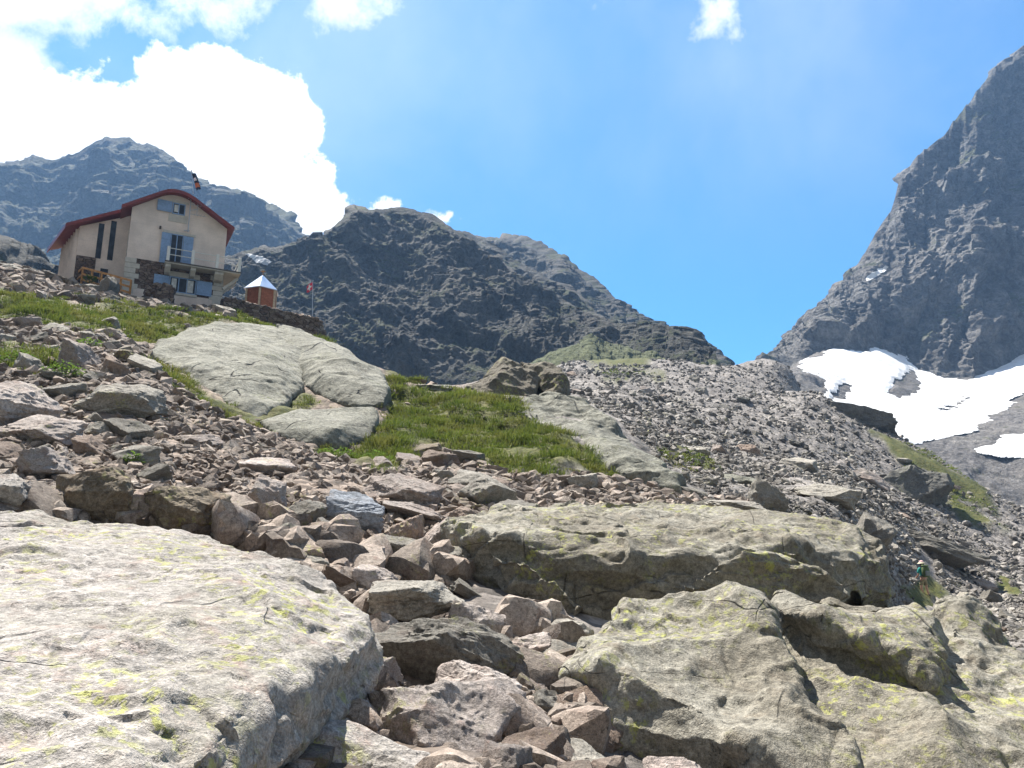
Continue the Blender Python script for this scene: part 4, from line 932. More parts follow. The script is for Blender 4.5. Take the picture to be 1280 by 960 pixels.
for p_, y in ((mainp, -.60), (annp[:2], DA - .67)):
    for i in range(len(p_) - 1):
        (x0, z0), (x1, z1) = p_[i], p_[i + 1]
        if y > 0: x1, z1 = -6.9, z0 + (z1 - z0) * (-6.9 - x0) / (x1 - x0)
        fs.add([(x0, y, z0 - .07), (x1, y, z1 - .07), (x1, y + .05, z1 - .07), (x0, y + .05, z0 - .07), (x0, y, z0 + .17), (x1, y, z1 + .17), (x1, y + .05, z1 + .17), (x0, y + .05, z0 + .17)], [(0, 3, 2, 1), (4, 5, 6, 7), (0, 1, 5, 4), (2, 3, 7, 6), (1, 2, 6, 5), (3, 0, 4, 7)])
fs.add([(-10.05, e0, 4.28), (-9.99, e0, 4.28), (xs_ + .01, e1, 4.28), (xs_ - .05, e1, 4.28), (-10.05, e0, 4.57), (-9.99, e0, 4.57), (xs_ + .01, e1, 4.57), (xs_ - .05, e1, 4.57)], [(0, 3, 2, 1), (4, 5, 6, 7), (0, 1, 5, 4), (1, 2, 6, 5), (2, 3, 7, 6), (3, 0, 4, 7)])
fs.build('fascia', M['roof'], roof)
MB().tube((-4.9, 3.0, 6.9), (-4.9, 3.0, 7.55), .07).build('vent_pipe', M['deck'], roof)
for i in range(7):
    y = DA + .3 + i * (AD - DA - .5) / 6; xk = XA - SK * (y - DA)
    MB().box(xk - .17, xk + .03, y - .12, y + .12, -1.2, za - .22).build('pilaster', M['wall'], hut)
# masonry, quoins, plinth
s0, s1 = -5.55, -.95
MB().box(s0 - .25, s1 + .2, -.035, .05, .42, 2.42).build('stone_cladding', M['stone'], hut)
MB().box(XL - .033, XL + .05, .3, DA - .3, .2, 2.3).build('stone_cladding', M['stone'], hut)
MB().box(XA + .003, -8.1, DA - .035, DA + .05, .2, 2.75).build('stone_cladding', M['stone'], hut)
for (a, b, sg) in ((XL - .05, -5.75, 1), (-.95, XR + .05, -1)):
    q = MB()
    for i in range(7):
        z = .0 + i * .345; e = .22 if i % 2 else 0
        q.box(a - (e if sg < 0 else 0), b + (e if sg > 0 else 0), -.075, .6, z, z + .33)
    q.build('quoin', M['white'], hut, bevel=.012)
MB().box(XL + .02, XR + .03, -.06, .05, -1.5, .40).build('plinth', M['wall'], hut)
# windows
def opening(name, x0, x1, z0, z1, y=0.0, bars=1, mat='glass'):
    w = MB().box(x0, x1, y - .012, y + .02, z0, z1).build(name, M[mat], hut)
    f = MB(); t = .065
    f.box(x0 - t, x1 + t, y - .05, y - .002, z1, z1 + t); f.box(x0 - t, x1 + t, y - .05, y - .002, z0 - t, z0); f.box(x0 - t, x0, y - .05, y - .002, z0, z1); f.box(x1, x1 + t, y - .05, y - .002, z0, z1)
    for i in range(bars):
        xm = x0 + (x1 - x0) * (i + 1) / (bars + 1); f.box(xm - .03, xm + .03, y - .046, y - .014, z0, z1)
    f.build('window_frame', M['shutter'], w); return w
def shutter(w, x0, x1, z0, z1, y=-.10):
    s = MB().box(x0, x1, y, y + .04, z0, z1)
    for k in (.2, .8): s.box(x0 + .04, x1 - .04, y - .02, y - .001, z0 + (z1 - z0) * k - .05, z0 + (z1 - z0) * k + .05)
    n = max(2, int((x1 - x0) / .16))
    for i in range(1, n): s.box(x0 + (x1 - x0) * i / n - .006, x0 + (x1 - x0) * i / n + .006, y - .008, y - .0005, z0 + .03, z1 - .03)
    s.build('shutter', M['shutter'], w)
def F2(a, b): (x0, z1), (x1, z0) = fac(*a), fac(*b); return x0, x1, z0, z1
x0, z1 = fac(217.5, 254); x1, _ = fac(231, 256); zb_ = fac(224, 267.5)[1]
up = opening('window', x0, x1, zb_, z1 - .03)
shutter(up, x0 - 1.0, x0 - .1, zb_ - .02, z1 + .05)
MB().box(x0 + .05, x0 + .35, -.03, -.014, zb_ + .1, z1 - .1).build('curtain', M['curtain'], up)
MB().box(x0 - .25, x1 + .25, -.03, .02, zb_ - .62, zb_ - .08).build('sill_panel', M['white'], up); MB().box(x0 - .15, x1 + .25, -.03, .02, z1 + .06, z1 + .22).build('lintel', M['white'], up)
x0, _ = fac(215, 294); x1, _ = fac(228.5, 296); zt = fac(222, 294.5)[1]
dr = opening('balcony_door', x0, x1, 2.32, zt, bars=1)
shutter(dr, x0 - .62, x0 - .08, 2.4, zt + .04); shutter(dr, x1 + .08, x1 + .68, 2.4, zt + .02)
MB().box(x0 - .55, x1 + .8, -.05, .02, zt + .07, zt + .24).build('lintel', M['white'], dr)
x0, _ = fac(213, 350); x1, _ = fac(244, 356); zt = fac(228, 349)[1]; z0 = fac(228, 366)[1]
lw = opening('window', x0, x1, z0, zt, y=-.045, bars=2)
shutter(lw, x0 - 1.0, x0 - .09, z0 + .02, zt + .04, -.14); shutter(lw, x1 + .09, x1 + 1.05, z0 - .02, zt + .03, -.14)
MB().box(x0 + .08, x0 + .38, -.075, -.06, z0 + .05, zt - .05).box(x1 - .55, x1 - .12, -.075, -.06, z0 + .05, zt - .05).build('curtain', M['curtain'], lw)
MB().box(x0 - .15, x1 + .25, -.085, -.037, zt + .09, zt + .42).build('lintel', M['white'], lw); MB().box(x0 - .1, x1 + .15, -.13, -.037, z0 - .22, z0 - .07).build('sill', M['white'], lw)
# annex slits and the side window
a0, zt = fac(124, 279, DA); a1, _ = fac(131, 279, DA); b0, zt2 = fac(139.5, 275, DA); b1, _ = fac(146.5, 275, DA)
for (p, q, za_, zb2) in ((a0, a1, 2.75, zt), (b0, b1, 2.75, zt2 - .05), (a0 - .02, a1 + .05, .7, 1.75), (b0 - .05, b1 + .05, .7, 1.75), ((a0 + b0) / 2 + .05, (a0 + b0) / 2 + .5, 1.0, 2.1)):
    MB().box(p, q, DA - .02, DA + .02, za_, zb2).build('slit_window', M['glass'], hut)
sw = MB().box(XL - .015, XL + .02, .55, 1.25, 2.95, 4.4).build('side_window', M['shutter'], hut)
f = MB(); f.box(XL - .04, XL - .001, .47, .55, 2.85, 4.5).box(XL - .04, XL - .001, 1.25, 1.33, 2.85, 4.5).box(XL - .04, XL - .001, .55, 1.25, 4.4, 4.5).box(XL - .04, XL - .001, .55, 1.25, 2.85, 2.95).build('window_frame', M['white'], sw)
MB().box(-4.62, -4.5, -.14, .0, 4.72, 4.9).build('wall_lamp', M['deck'], hut)
# balcony
bl = empty('balcony', (0, 0, 0)); bl.parent = hut
BX0, BX1, BD, BZ = fac(206, 330, -1.0)[0], fac(300.5, 345, -1.0)[0], -1.0, 2.12
MB().box(BX0, BX1, BD, -.078, BZ, BZ + .14).box(XR + .06, BX1, -.078, 2.2, BZ, BZ + .14).build('deck', M['white'], bl); MB().box(BX0 - .02, BX1 + .03, BD - .03, BD - .002, BZ + .07, BZ + .15).build('edge_board', M['deck'], bl)
for i, x in enumerate((BX0 + .22, BX0 + 1.75, BX0 + 3.25, XR - .25)):
    MB().prism([(-.001, 0), (.0, 0)], 0, 1) if False else None
    b = MB(); b.add([(x - .16, BD + .1, BZ - .003), (x + .16, BD + .1, BZ - .003), (x + .16, -.079, BZ - .003), (x - .16, -.079, BZ - .003), (x - .16, BD + .1, BZ - .2), (x + .16, BD + .1, BZ - .2), (x + .16, BD + .45, BZ - .5), (x - .16, BD + .45, BZ - .5), (x + .16, -.079, BZ - .55), (x - .16, -.079, BZ - .55)],
                    [(0, 1, 2, 3), (0, 4, 5, 1), (4, 7, 6, 5), (7, 9, 8, 6), (9, 3, 2, 8), (0, 3, 9, 7, 4), (1, 5, 6, 8, 2)]); b.build('bracket', M['white'], bl, bevel=.02)
b = MB()
for y in (-.2, 1.0): b.beam((BX1 - .05, y, BZ - .06), (XR + .02, y, BZ - .95), .18, .16)
b.build('bracket', M['white'], bl)
rl = MB()
for h in (.48, .92): rl.tube((BX0 + .15, BD + .1, BZ + .14 + h), (BX1 - .1, BD + .1, BZ + .14 + h), .028).tube((BX1 - .1, BD + .1, BZ + .14 + h), (BX1 - .1, 2.1, BZ + .14 + h), .028)
rl.tube((BX1 - .1, BD + .1, BZ + 1.06), (BX1 - .1, .8, BZ + .16), .025)
rl.build('railing', M['railwhite'], bl)
for x in (BX0 + .15, fac(241, 325, -1)[0], fac(271.5, 330, -1)[0], BX1 - .1): MB().box(x - .09, x + .09, BD + .01, BD + .19, BZ + .141, BZ + 1.16).build('post', M['railwhite'], bl, bevel=.01)
# antenna on the facade
an = MB(); ax, z1 = fac(238.4, 250); _, z0 = fac(238, 292)
an.tube((ax, -.22, z0), (ax, -.22, z1), .035).beam((ax - .2, -.22, z1), (ax + .2, -.22, z1), .06, .05).beam((ax - .25, -.1, z0 + .1), (ax + .1, -.22, z0 + .1), .05, .05)
zm = (z0 + z1) / 2 + .35
an.beam((ax, -.22, zm), (ax + .45, -.4, zm + .1), .04, .04)
for k in range(5): an.beam((ax + .2 + .22 * k, -.62, zm + .42 - .01 * k), (ax + .2 + .22 * k, -.1, zm + .42 - .01 * k), .018, .018)
an.beam((ax, -.3, zm + .43), (ax + 1.25, -.36, zm + .36), .03, .03).beam((ax + .42, -.4, zm - .35), (ax + .46, -.4, zm + .45), .03, .03)
for k in range(4): an.beam((ax + .3 + .2 * k, -.6, zm - .3), (ax + .3 + .2 * k, -.2, zm - .3), .018, .018)
an.beam((ax, -.3, zm - .28), (ax + 1.05, -.4, zm - .32), .025, .025)
an.build('antenna', M['metal'], hut)

# flags
def flag(label, pole_b, pole_t, corners, Y, cols, spots, seed):
    b, t = at(*pole_b, Y), at(*pole_t, Y); t = Vector((b.x + (t.x - b.x), Y, t.z))
    e = empty('flag', b); tag(e, label, 'flag')
    MB().tube((0, 0, 0), t - b, .035, 8, .025).tube(t - b, t - b + Vector((0, 0, .06)), .05, 8).build('pole', M['metal'], e)
    C = [at(*c, Y) - b for c in corners]        # hoist top, fly top, fly bottom, hoist bottom
    n = 14; G = []
    for i in range(n + 1):
        for j in range(n + 1):
            u, v = i / n, j / n
            p = (C[0] * (1 - u) + C[1] * u) * (1 - v) + (C[3] * (1 - u) + C[2] * u) * v
            G.append((p.x, p.y + .10 * math.sin(6 * u + 2 * v + seed) * u - .05, p.z))
    V = np.array(G); F = grid_faces(n + 1, n + 1)
    V2 = np.r_[V, V + np.array([0, .012, 0])]
    cl = link('cloth', np_mesh('cloth', V2, np.r_[F, F[:, ::-1] + len(V)], True), cols, e)
    for nm, (u0, u1, v0, v1), mt in spots:
        Q = []; k = 6
        for i in range(k + 1):
            for j in range(k + 1):
                u = u0 + (u1 - u0) * i / k; v = v0 + (v1 - v0) * j / k
                p = (C[0] * (1 - u) + C[1] * u) * (1 - v) + (C[3] * (1 - u) + C[2] * u) * v
                Q.append((p.x, p.y + .10 * math.sin(6 * u + 2 * v + seed) * u - .05 - .012, p.z))
        link(nm, np_mesh(nm, np.array(Q), grid_faces(k + 1, k + 1), True), mt, cl)
M['navy'] = plain('dark navy cloth', (.02, .025, .045), .8); M['redcloth'] = plain('red flag cloth', (.62, .05, .09), .7); M['whitecloth'] = plain('white flag cloth', (.8, .8, .8), .8); M['orangecloth'] = plain('orange flag cloth', (.55, .16, .06), .8)
flag('dark navy flag with orange patch flying above the hut roof', (241.5, 242), (239.5, 214), [(240.2, 217.5), (245, 217), (251, 236), (246, 238.5)], 54.5, M['navy'], [('emblem', (.1, .75, .28, .46), M['whitecloth']), ('stripe', (.0, .95, .6, .86), M['orangecloth'])], 1)
flag('red flag with white cross on a pole right of the kiosk', (390.5, 395), (391, 351.5), [(390.6, 353), (383.2, 358), (383.8, 366.5), (390.6, 362)], 56.5, M['redcloth'], [('cross', (.38, .62, .12, .88), M['whitecloth']), ('cross', (.12, .379, .38, .62), M['whitecloth']), ('cross', (.621, .88, .38, .62), M['whitecloth'])], 2)

# terrace wall, stone stub, kiosk, railing
def stone_wall(name, label, top, Y0, Y1, thick, drop, seed, cat, mat='drystone', vox=.12):
    """a dry stone wall following its top line"""
    n = len(top); H = []
    for i in range(n - 1):
        pts = []
        for k in (i, i + 1):
            Y = Y0 + (Y1 - Y0) * k / (n - 1); p = at(*top[k], Y); d = Vector((-.45, .89, 0)) * thick
            pts += [p, p + d, p - Vector((0, 0, drop)) - d * .12, p + d - Vector((0, 0, drop))]
        H.append(pts)
    me = hull_mesh(H); o = link(name, me); md = o.modifiers.new('r', 'REMESH'); md.mode = 'VOXEL'; md.voxel_size = vox
    dg = bpy.context.evaluated_depsgraph_get(); ev = o.evaluated_get(dg).to_mesh(); k = len(ev.vertices); V = np.empty(k * 3, np.float32); ev.vertices.foreach_get('co', V); V = V.reshape(-1, 3).astype(float)
    N = np.empty(k * 3, np.float32); ev.vertex_normals.foreach_get('vector', N); N = N.reshape(-1, 3); lv = np.empty(len(ev.loops), np.int32); ev.loops.foreach_get('vertex_index', lv); F = lv.reshape(-1, 4)
    o.evaluated_get(dg).to_mesh_clear()
    f1, e1 = facets(V * np.array([2.2, 2.2, 3.6]), seed, .8); V = V + N * (.16 * f1 - .07 * np.exp(-(e1 / .1) ** 2))[:, None]
    base = np.array([V[:, 0].mean(), V[:, 1].mean(), V[:, 2].min()]); m2 = np_mesh(name, V - base, F); o.modifiers.clear(); o.data = m2; m2.materials.append(M[mat]); o.location = base; tag(o, label, cat); return o
stone_wall('stone_wall', 'dark dry stone terrace wall right of the hut', [(280, 369), (310, 376), (340, 383), (370, 390), (398, 397), (405, 405), (414, 432)], 49.5, 54.5, 1.6, 3.2, 5, 'wall')
stone_wall('stone_pillar', 'short round stack of flat stones before the hut wall', [(181, 357), (188, 353.5), (202, 353), (213, 354), (219, 360)], 47.4, 47.2, 1.0, 1.7, 9, 'stone stack', vox=.09)
kc = at(326.5, 372, 55.0); kc.z = at(326, 388, 55).z
kio = empty('kiosk', kc, math.radians(12)); tag(kio, 'small hexagonal wooden kiosk with shiny metal pyramid roof', 'kiosk')
KR = 1.12; KH = at(326, 364.5, 55).z - kc.z
hexp = [(KR * math.cos(math.radians(60 * i + 30)), KR * math.sin(math.radians(60 * i + 30))) for i in range(6)]
M['redwood'] = plain('red brown boards', (.32, .115, .06), .7, 0, .2, 10); M['palewood'] = plain('pale wood post', (.55, .45, .32), .7); M['tin'] = plain('bright sheet metal', (.70, .74, .80), .28, .85, .06, 2)
for i in range(6):
    a, b = Vector((*hexp[i], 0)), Vector((*hexp[(i + 1) % 6], 0)); d = (b - a).normalized(); nrm = Vector((d.y, -d.x, 0))
    MB().beam(a + d * .1 + Vector((0, 0, KH / 2)), b - d * .1 + Vector((0, 0, KH / 2)), .05, KH).build('wall_panel', M['redwood'], kio)
    MB().box(a.x - .07, a.x + .07, a.y - .07, a.y + .07, 0, KH + .02).build('post', M['palewood'], kio)
RR = 1.3; RH = at(326, 344.5, 55).z - at(326, 364.5, 55).z + .05
rm = MB(); ro = [(RR * math.cos(math.radians(60 * i + 30)), RR * math.sin(math.radians(60 * i + 30)), KH) for i in range(6)]
rm.add(ro + [(0, 0, KH + RH)] + [(x, y, KH - .05) for x, y, z in ro], [(i, (i + 1) % 6, 6) for i in range(6)] + [(i + 7, (i + 1) % 6 + 7, (i + 1) % 6, i) for i in range(6)] + [tuple(range(12, 6, -1))])
rk = rm.build('roof', M['tin'], kio); MB().tube((0, 0, KH + RH - .03), (0, 0, KH + RH + .38), .03).beam((-.16, 0, KH + RH + .26), (.16, 0, KH + RH + .26), .05, .05).build('finial', M['orange'], rk)
# wooden railing before the annex
ra, rb = at(104, 335, 48.6), at(164, 351, 47.2); rl0 = at(90, 349, 50.2)
rail = empty('wooden_railing', (ra.x, ra.y, ra.z - 1.05)); tag(rail, 'orange wooden railing with stair slope before the hut annex', 'railing')
o_ = Vector(rail.location); q = MB(); L = rb - ra
for i in range(6):
    p = ra + L * (i / 5) - o_; MB().box(p.x - .05, p.x + .05, p.y - .05, p.y + .05, p.z - 1.15, p.z + .05).build('post', M['orange'], rail)
p = rl0 - o_; MB().box(p.x - .05, p.x + .05, p.y - .05, p.y + .05, p.z - 1.0, p.z + .05).build('post', M['orange'], rail)
for k in (0, .42, .8):
    MB().beam(ra - o_ - Vector((0, .07, k)), rb - o_ - Vector((0, .07, k)), .05, .13).build('rail', M['orange'], rail)
for k in (0, .5): MB().beam(rl0 - o_ - Vector((0, .07, k)), ra - o_ - Vector((0, .07, k)), .05, .13).build('rail', M['orange'], rail)
# thin cable hanging in front of the long boulder
a, b = at(596, 760, 10.2), at(664, 790, 9.6)
cb = MB(); prev = None
for i in range(11):
    k = i / 10; p = a.lerp(b, k) - a + Vector((0, 0, -.10 * math.sin(math.pi * k)))
    if prev is not None: cb.tube(prev, p, .006, 6)
    prev = p
M['cable'] = plain('pale cable', (.6, .6, .6), .5); tag(cb.build('cable', M['cable'], None, a), 'thin pale cable hanging across the gully', 'cable')

# ------------------------------------------------------------------ the hiker
def skin_mesh(name, pts, edges, radii, mat, parent, sub=2, root=0):
    me = bpy.data.meshes.new(name); me.from_pydata(pts, edges, []); o = bpy.data.objects.new(name, me); COL.objects.link(o)
    sk = o.modifiers.new('skin', 'SKIN'); sk.branch_smoothing = .3
    if not me.skin_vertices: me.skin_vertices.new() if hasattr(me.skin_vertices, 'new') else None
    for i, rr in enumerate(radii):
        sv = me.skin_vertices[0].data[i]; sv.radius = rr if isinstance(rr, tuple) else (rr, rr); sv.use_root = (i == root)
    o.modifiers.new('s', 'SUBSURF').levels = sub; o.modifiers['s'].render_levels = sub
    dg = bpy.context.evaluated_depsgraph_get(); m2 = bpy.data.meshes.new_from_object(o.evaluated_get(dg)); o.modifiers.clear(); o.data = m2; bpy.data.meshes.remove(me)
    m2.polygons.foreach_set('use_smooth', [True] * len(m2.polygons)); m2.name = name; m2.materials.clear(); m2.materials.append(mat); o.parent = parent; return o
M['skin'] = plain('hiker skin', (.55, .33, .24), .6, 0, .05); M['teal'] = plain('teal shirt', (.03, .30, .27), .8); M['shorts'] = plain('sand coloured shorts', (.30, .26, .16), .85); M['pack'] = plain('olive backpack', (.10, .14, .06), .8); M['packpocket'] = plain('grey backpack pocket', (.22, .25, .24), .8)  # skin is one plain tone, slightly mottled
M['hat'] = plain('pale sun hat', (.72, .66, .48), .8); M['hatpink'] = plain('pink hat crown', (.62, .42, .42), .8); M['boot'] = plain('dark boot', (.05, .035, .05), .7); M['hair'] = plain('brown hair', (.10, .06, .04), .7)
HY = 40.0; hb = at(1157, 748, HY); hb.z = min(hb.z, ground_z(hb.x, hb.y) + .12)
hik = empty('person', hb, math.radians(8)); tag(hik, 'hiker seen from behind in teal shirt and pale sun hat with olive backpack', 'person')
P_ = [(0, 0, .93), (0, .01, 1.08), (0, .0, 1.28), (0, 0, 1.42), (0, .02, 1.50), (0, .03, 1.60), (0, .035, 1.70),          # pelvis .. head
      (-.10, 0, .88), (-.12, .05, .50), (-.12, -.03, .10), (-.13, .10, .04),                                               # left leg
      (.10, 0, .88), (.13, .02, .50), (.17, -.05, .10), (.18, .09, .04),                                                  # right leg
      (-.17, 0, 1.38), (-.24, .01, 1.12), (-.21, .20, .98), (-.205, .25, .965),                                            # left arm
      (.17, 0, 1.38), (.25, .0, 1.12), (.23, .16, .93), (.23, .21, .91)]
E_ = [(0, 1), (1, 2), (2, 3), (3, 4), (4, 5), (5, 6), (0, 7), (7, 8), (8, 9), (9, 10), (0, 11), (11, 12), (12, 13), (13, 14), (3, 15), (15, 16), (16, 17), (17, 18), (3, 19), (19, 20), (20, 21), (21, 22)]
R_ = [(.15, .10), (.135, .09), (.16, .10), (.13, .085), .055, (.078, .092), (.07, .085), .085, .058, .042, .035, .085, .058, .042, .035, .058, .042, .03, .032, .058, .042, .03, .032]
# fingers and thumb of each hand
for hand, sx in ((18, -1), (22, 1)):
    hx, hy, hz = P_[hand]
    for k, (dx, ln) in enumerate(((-.024, .06), (-.008, .068), (.008, .064), (.024, .052))):
        i = len(P_); P_ += [(hx + dx, hy + .035, hz + .008), (hx + dx, hy + .06, hz - .02), (hx + dx, hy + .045, hz - .02 - ln * .5)]; E_ += [(hand, i), (i, i + 1), (i + 1, i + 2)]; R_ += [.009, .0085, .008]
    i = len(P_); P_ += [(hx - sx * .03, hy + .02, hz + .01), (hx - sx * .04, hy + .045, hz - .015)]; E_ += [(hand, i), (i, i + 1)]; R_ += [.011, .009]
skin_mesh('body', P_, E_, R_, M['skin'], hik)
def ell(name, c, rad, mat, parent, cut=None, lv=3):
    V, F = ico(lv); V = V * np.array(rad) + np.array(c)
    if cut is not None: k = (V[:, 2] > cut)[F].all(1) if True else None; F = F[k]
    return link(name, np_mesh(name, V, F), mat, parent)
# face (turned away), hair, hat
fc = MB(); fc.add([(-.012, .125, 1.60), (.012, .125, 1.60), (0, .122, 1.635), (0, .148, 1.605)], [(0, 1, 3), (1, 2, 3), (2, 0, 3)]); fc.build('nose', M['skin'], hik)
for s in (-1, 1): ell('eye', (.03 * s, .112, 1.635), (.011, .008, .008), M['boot'], hik, None, 2); ell('ear', (.08 * s, .03, 1.62), (.012, .02, .032), M['skin'], hik, None, 2)
MB().box(-.022, .022, .112, .120, 1.57, 1.578).build('mouth', M['hatpink'], hik)
ell('hair', (0, .0, 1.63), (.088, .085, .10), M['hair'], hik)
hat = ell('hat', (0, .02, 1.71), (.105, .12, .085), M['hatpink'], hik, 1.68)
br = MB(); n = 24; br.v = [(math.cos(6.283 * i / n) * .10, .02 + math.sin(6.283 * i / n) * .115, 1.70) for i in range(n)] + [(math.cos(6.283 * i / n) * .185, .02 + math.sin(6.283 * i / n) * .20, 1.665 - .02 * abs(math.cos(6.283 * i / n))) for i in range(n)] + [(math.cos(6.283 * i / n) * .185, .02 + math.sin(6.283 * i / n) * .20, 1.655 - .02 * abs(math.cos(6.283 * i / n))) for i in range(n)]
br.f = [(i, (i + 1) % n, (i + 1) % n + n, i + n) for i in range(n)] + [(i + n, (i + 1) % n + n, (i + 1) % n + 2 * n, i + 2 * n) for i in range(n)]; br.build('brim', M['hat'], hat, shade=True)
skin_mesh('shirt', [(0, .01, .98), (0, .0, 1.15), (0, 0, 1.30), (0, 0, 1.43), (-.18, 0, 1.385), (-.245, .01, 1.17), (.18, 0, 1.385), (.255, 0, 1.17)], [(0, 1), (1, 2), (2, 3), (3, 4), (4, 5), (3, 6), (6, 7)], [(.165, .115), (.16, .108), (.175, .115), (.12, .09), .075, .062, .075, .062], M['teal'], hik)
skin_mesh('shorts', [(0, 0, .97), (0, 0, .90), (-.10, .01, .84), (-.115, .04, .60), (.10, .01, .84), (.125, .02, .60)], [(0, 1), (1, 2), (2, 3), (1, 4), (4, 5)], [(.165, .12), (.165, .12), .105, .092, .105, .092], M['shorts'], hik)
for (x, y, z) in ((-.12, -.03, .1), (.17, -.05, .1)):
    b = MB(); b.box(x - .05, x + .05, y - .07, y + .2, -.01, .075).box(x - .048, x + .048, y - .065, y + .05, .076, .19); b.build('boot', M['boot'], hik, bevel=.025)
bp = MB().box(-.17, .17, -.33, -.12, 1.0, 1.50).build('backpack', M['pack'], hik, bevel=.06, shade=True)
MB().box(-.11, .11, -.395, -.332, 1.06, 1.30).build('pocket', M['packpocket'], bp, bevel=.025); MB().box(-.16, .16, -.30, -.13, 1.502, 1.58).build('lid', M['pack'], bp, bevel=.03)
for s in (-1, 1): MB().beam((.11 * s, -.13, 1.50), (.12 * s, .12, 1.42), .05, .02).beam((.12 * s, .12, 1.42), (.13 * s, .13, 1.10), .05, .02).beam((.13 * s, .13, 1.10), (.15 * s, -.12, 1.05), .05, .02).build('strap', M['packpocket'], bp)
c, s_ = math.cos(math.radians(8)), math.sin(math.radians(8)); lx, ly = -.205, .30
pw = Vector((hb.x + lx * c - ly * s_, hb.y + lx * s_ + ly * c, hb.z))
tag(MB().tube((0, .12, .0), (0, 0, 1.02), .011, 8, .014).tube((0, .012, .93), (0, -.003, 1.06), .02, 8).tube((0, .112, .06), (0, .110, .075), .035, 10).build('hiking_pole', M['metal'], None, pw), 'thin hiking pole in the left hand of the hiker', 'hiking pole')

# ------------------------------------------------------------------ air, sky, sun, camera
HAZE = 0.00022
m = bpy.data.materials.new('haze'); m.use_nodes = True; nt = m.node_tree; nt.nodes.clear(); o_ = nt.nodes.new('ShaderNodeOutputMaterial'); pv = nt.nodes.new('ShaderNodeVolumePrincipled')
pv.inputs['Density'].default_value = HAZE; pv.inputs['Color'].default_value = (.33, .58, 1.0, 1); pv.inputs['Anisotropy'].default_value = .25; nt.links.new(pv.outputs[0], o_.inputs['Volume'])
zlo = min((o.matrix_world @ Vector(c)).z for o in scene.objects if o.type == 'MESH' for c in o.bound_box) if False else None
bpy.context.view_layer.update()
lo = [1e9] * 3; hi = [-1e9] * 3
for ob in scene.objects:
    if ob.type == 'MESH':
        for c in ob.bound_box:
            q = ob.matrix_world @ Vector(c)
            for i in range(3): lo[i] = min(lo[i], q[i]); hi[i] = max(hi[i], q[i])
hz = MB().box(lo[0] - 5, hi[0] + 5, -25, hi[1] + 5, lo[2] - 1, hi[2] + 4).build('haze', m); tag(hz, 'thin bluish mountain air', kind='stuff')

W = bpy.data.worlds.new('World'); scene.world = W; W.use_nodes = True; nt = W.node_tree; nt.nodes.clear()
class WT(NT):
    def __init__(s, t): s.t = t
w = WT(nt); out = w.n('ShaderNodeOutputWorld'); bg = w.n('ShaderNodeBackground'); nt.links.new(bg.outputs[0], out.inputs[0])
SKY = 0.076; bg.inputs[1].default_value = SKY
sky = w.n('ShaderNodeTexSky', sky_type='NISHITA'); sky.sun_disc = False; sky.sun_elevation = SUN_EL; sky.sun_rotation = SUN_AZ; sky.altitude = 2600; sky.air_density = 1.0; sky.dust_density = .6; sky.ozone_density = 1.6
d = w.n('ShaderNodeTexCoord').outputs['Generated']; sep = w.n('ShaderNodeSeparateXYZ'); w.put(sep.inputs[0], d)
az = w.ma('ARCTAN2', sep.outputs[0], sep.outputs[1]); el = w.ma('ARCSINE', sep.outputs[2])
def azel(px, py):
    t, wz = ray(px, py); return math.atan2(t, 1), math.atan2(wz, math.hypot(t, 1))
def blobs(L):
    acc = None
    for px, py, rp, asp in L:
        a, e = azel(px, py); k = rp / FOC
        dx = w.ma('MULTIPLY', w.ma('SUBTRACT', az, a), math.cos(e) / (k * asp)); dy = w.ma('MULTIPLY', w.ma('SUBTRACT', el, e), 1 / k)
        q = w.ma('SUBTRACT', 1.0, w.ma('SQRT', w.ma('ADD', w.ma('MULTIPLY', dx, dx), w.ma('MULTIPLY', dy, dy))))
        q = w.ma('MULTIPLY', q, rp / 60.0)
        acc = q if acc is None else w.ma('SMOOTH_MAX', acc, q, .12)
    return acc
cum = blobs([(20, 190, 75, 1.3), (90, 160, 70, 1.2), (140, 150, 62, 1.1), (180, 165, 60, 1.2), (215, 110, 52, 1.0), (250, 105, 48, 1.1), (300, 112, 55, 1.0), (345, 150, 58, 1.0), (365, 118, 26, 1.0), (250, 180, 90, 1.4), (330, 215, 70, 1.1), (380, 240, 58, 1.0), (410, 245, 30, 1.0), (330, 260, 60, 1.2), (-60, 160, 110, 1.0), (120, 220, 80, 2.0),
             (0, 110, 46, 1.0), (488, 264, 22, 1.6), (540, 274, 20, 1.4)])
cn = w.noise(d, 11, 8, .6, .3); cn2 = w.noise(d, 34, 6, .65)
cd = w.ma('ADD', cum, w.ma('ADD', w.ma('MULTIPLY', w.ma('SUBTRACT', cn, .5), 1.9), w.ma('MULTIPLY', w.ma('SUBTRACT', cn2, .5), .8)))
cd = w.step(cd, .02, .20)
wis = blobs([(10, 60, 60, 1.0), (0, 10, 60, 1.3), (60, 10, 45, 1.6), (150, 5, 36, 2.4), (240, 0, 40, 2.2), (310, 5, 34, 1.6), (430, 4, 34, 1.8), (475, 0, 30, 1.9), (430, 26, 18, 1.8), (904, 8, 26, 1.0), (898, 26, 15, 1.3), (740, 6, 10, 1.5), (40, 120, 30, .8), (30, 90, 40, .8)])
wn = w.noise(d, 13, 9, .66, .15)
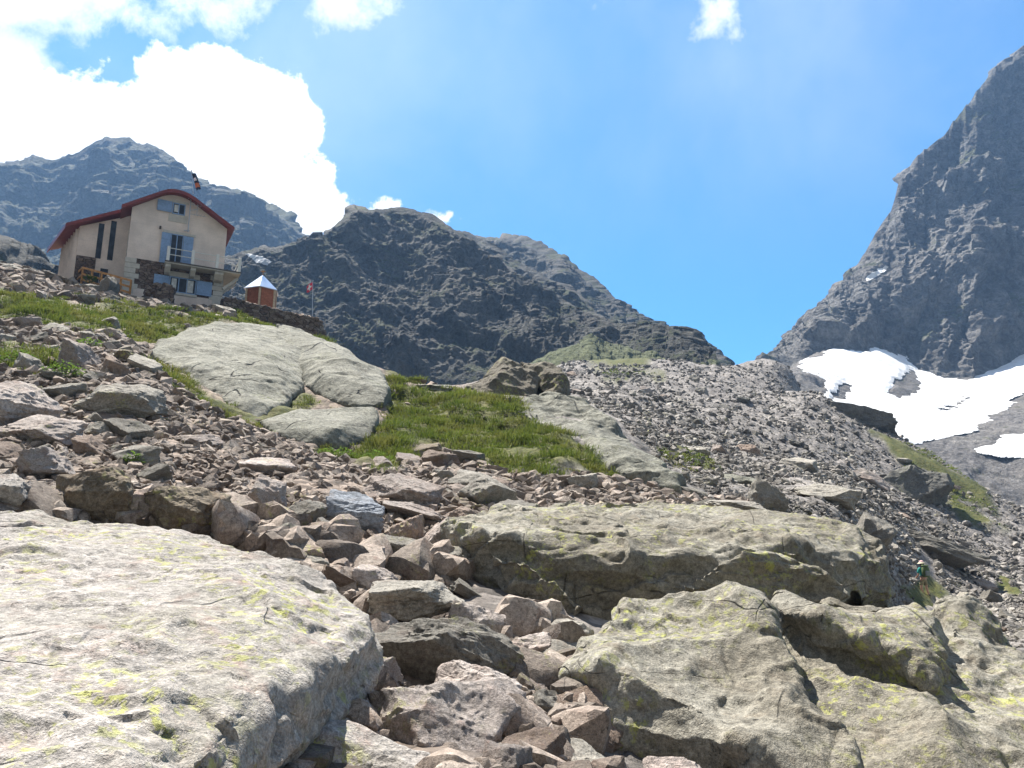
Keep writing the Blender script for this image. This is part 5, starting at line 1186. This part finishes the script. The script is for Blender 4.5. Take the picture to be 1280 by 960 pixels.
wd = w.ma('MULTIPLY', w.step(w.ma('ADD', wis, w.ma('MULTIPLY', w.ma('SUBTRACT', wn, .52), 2.6)), -.22, .62), .88)
veil = w.ma('MULTIPLY', w.ma('MULTIPLY', w.step(w.noise(d, 2.2, 6, .55, .3), .36, .72), .26), w.step(el, .30, .60))
dens = w.ma('MAXIMUM', w.ma('MAXIMUM', cd, wd), veil)
SKYMUL = (.41, .92, 1.12)
skc = w.mix(1.0, sky.outputs[0], (*SKYMUL, 1), 'MULTIPLY')
CLOUD = 7.0
sh = w.step(w.noise(d, 7, 6, .6), .3, .7, .86, 1.05)
cc = w.val((CLOUD * .985, CLOUD * .99, CLOUD, 1), sh)
behind = w.ma('MULTIPLY', w.step(sep.outputs[1], .15, -.35), w.step(w.noise(d, 2.6, 6, .55), .25, .55, .5, .95))   # unseen neutral grey added behind the viewer to make ambient light less blue
w.put(bg.inputs[0], w.mix(dens, w.mix(behind, skc, (1.5, 1.5, 1.5, 1)), cc))

sl = bpy.data.lights.new('sun', 'SUN'); sl.energy = 5.0; sl.angle = math.radians(.53); sl.color = (1, .945, .86); so = bpy.data.objects.new('sun', sl); COL.objects.link(so)
sd = Vector((math.sin(SUN_AZ) * math.cos(SUN_EL), math.cos(SUN_AZ) * math.cos(SUN_EL), math.sin(SUN_EL))); so.rotation_euler = sd.to_track_quat('Z', 'Y').to_euler()
cam = bpy.data.cameras.new('camera'); cam.sensor_width = 36; cam.sensor_fit = 'HORIZONTAL'; cam.lens = FOC * 36 / 1280; cam.clip_start = .05; cam.clip_end = 5000
co = bpy.data.objects.new('camera', cam); COL.objects.link(co); co.location = (0, 0, 0); co.rotation_euler = (math.pi / 2 + PITCH, 0, 0); scene.camera = co
vs = scene.view_settings; vs.view_transform = 'Standard'; vs.look = 'None'; vs.exposure = 1.42; vs.gamma = 1; vs.use_curve_mapping = False
scene.cycles.volume_bounces = 0; scene.cycles.max_bounces = 6; scene.cycles.diffuse_bounces = 1; scene.cycles.use_denoising = True
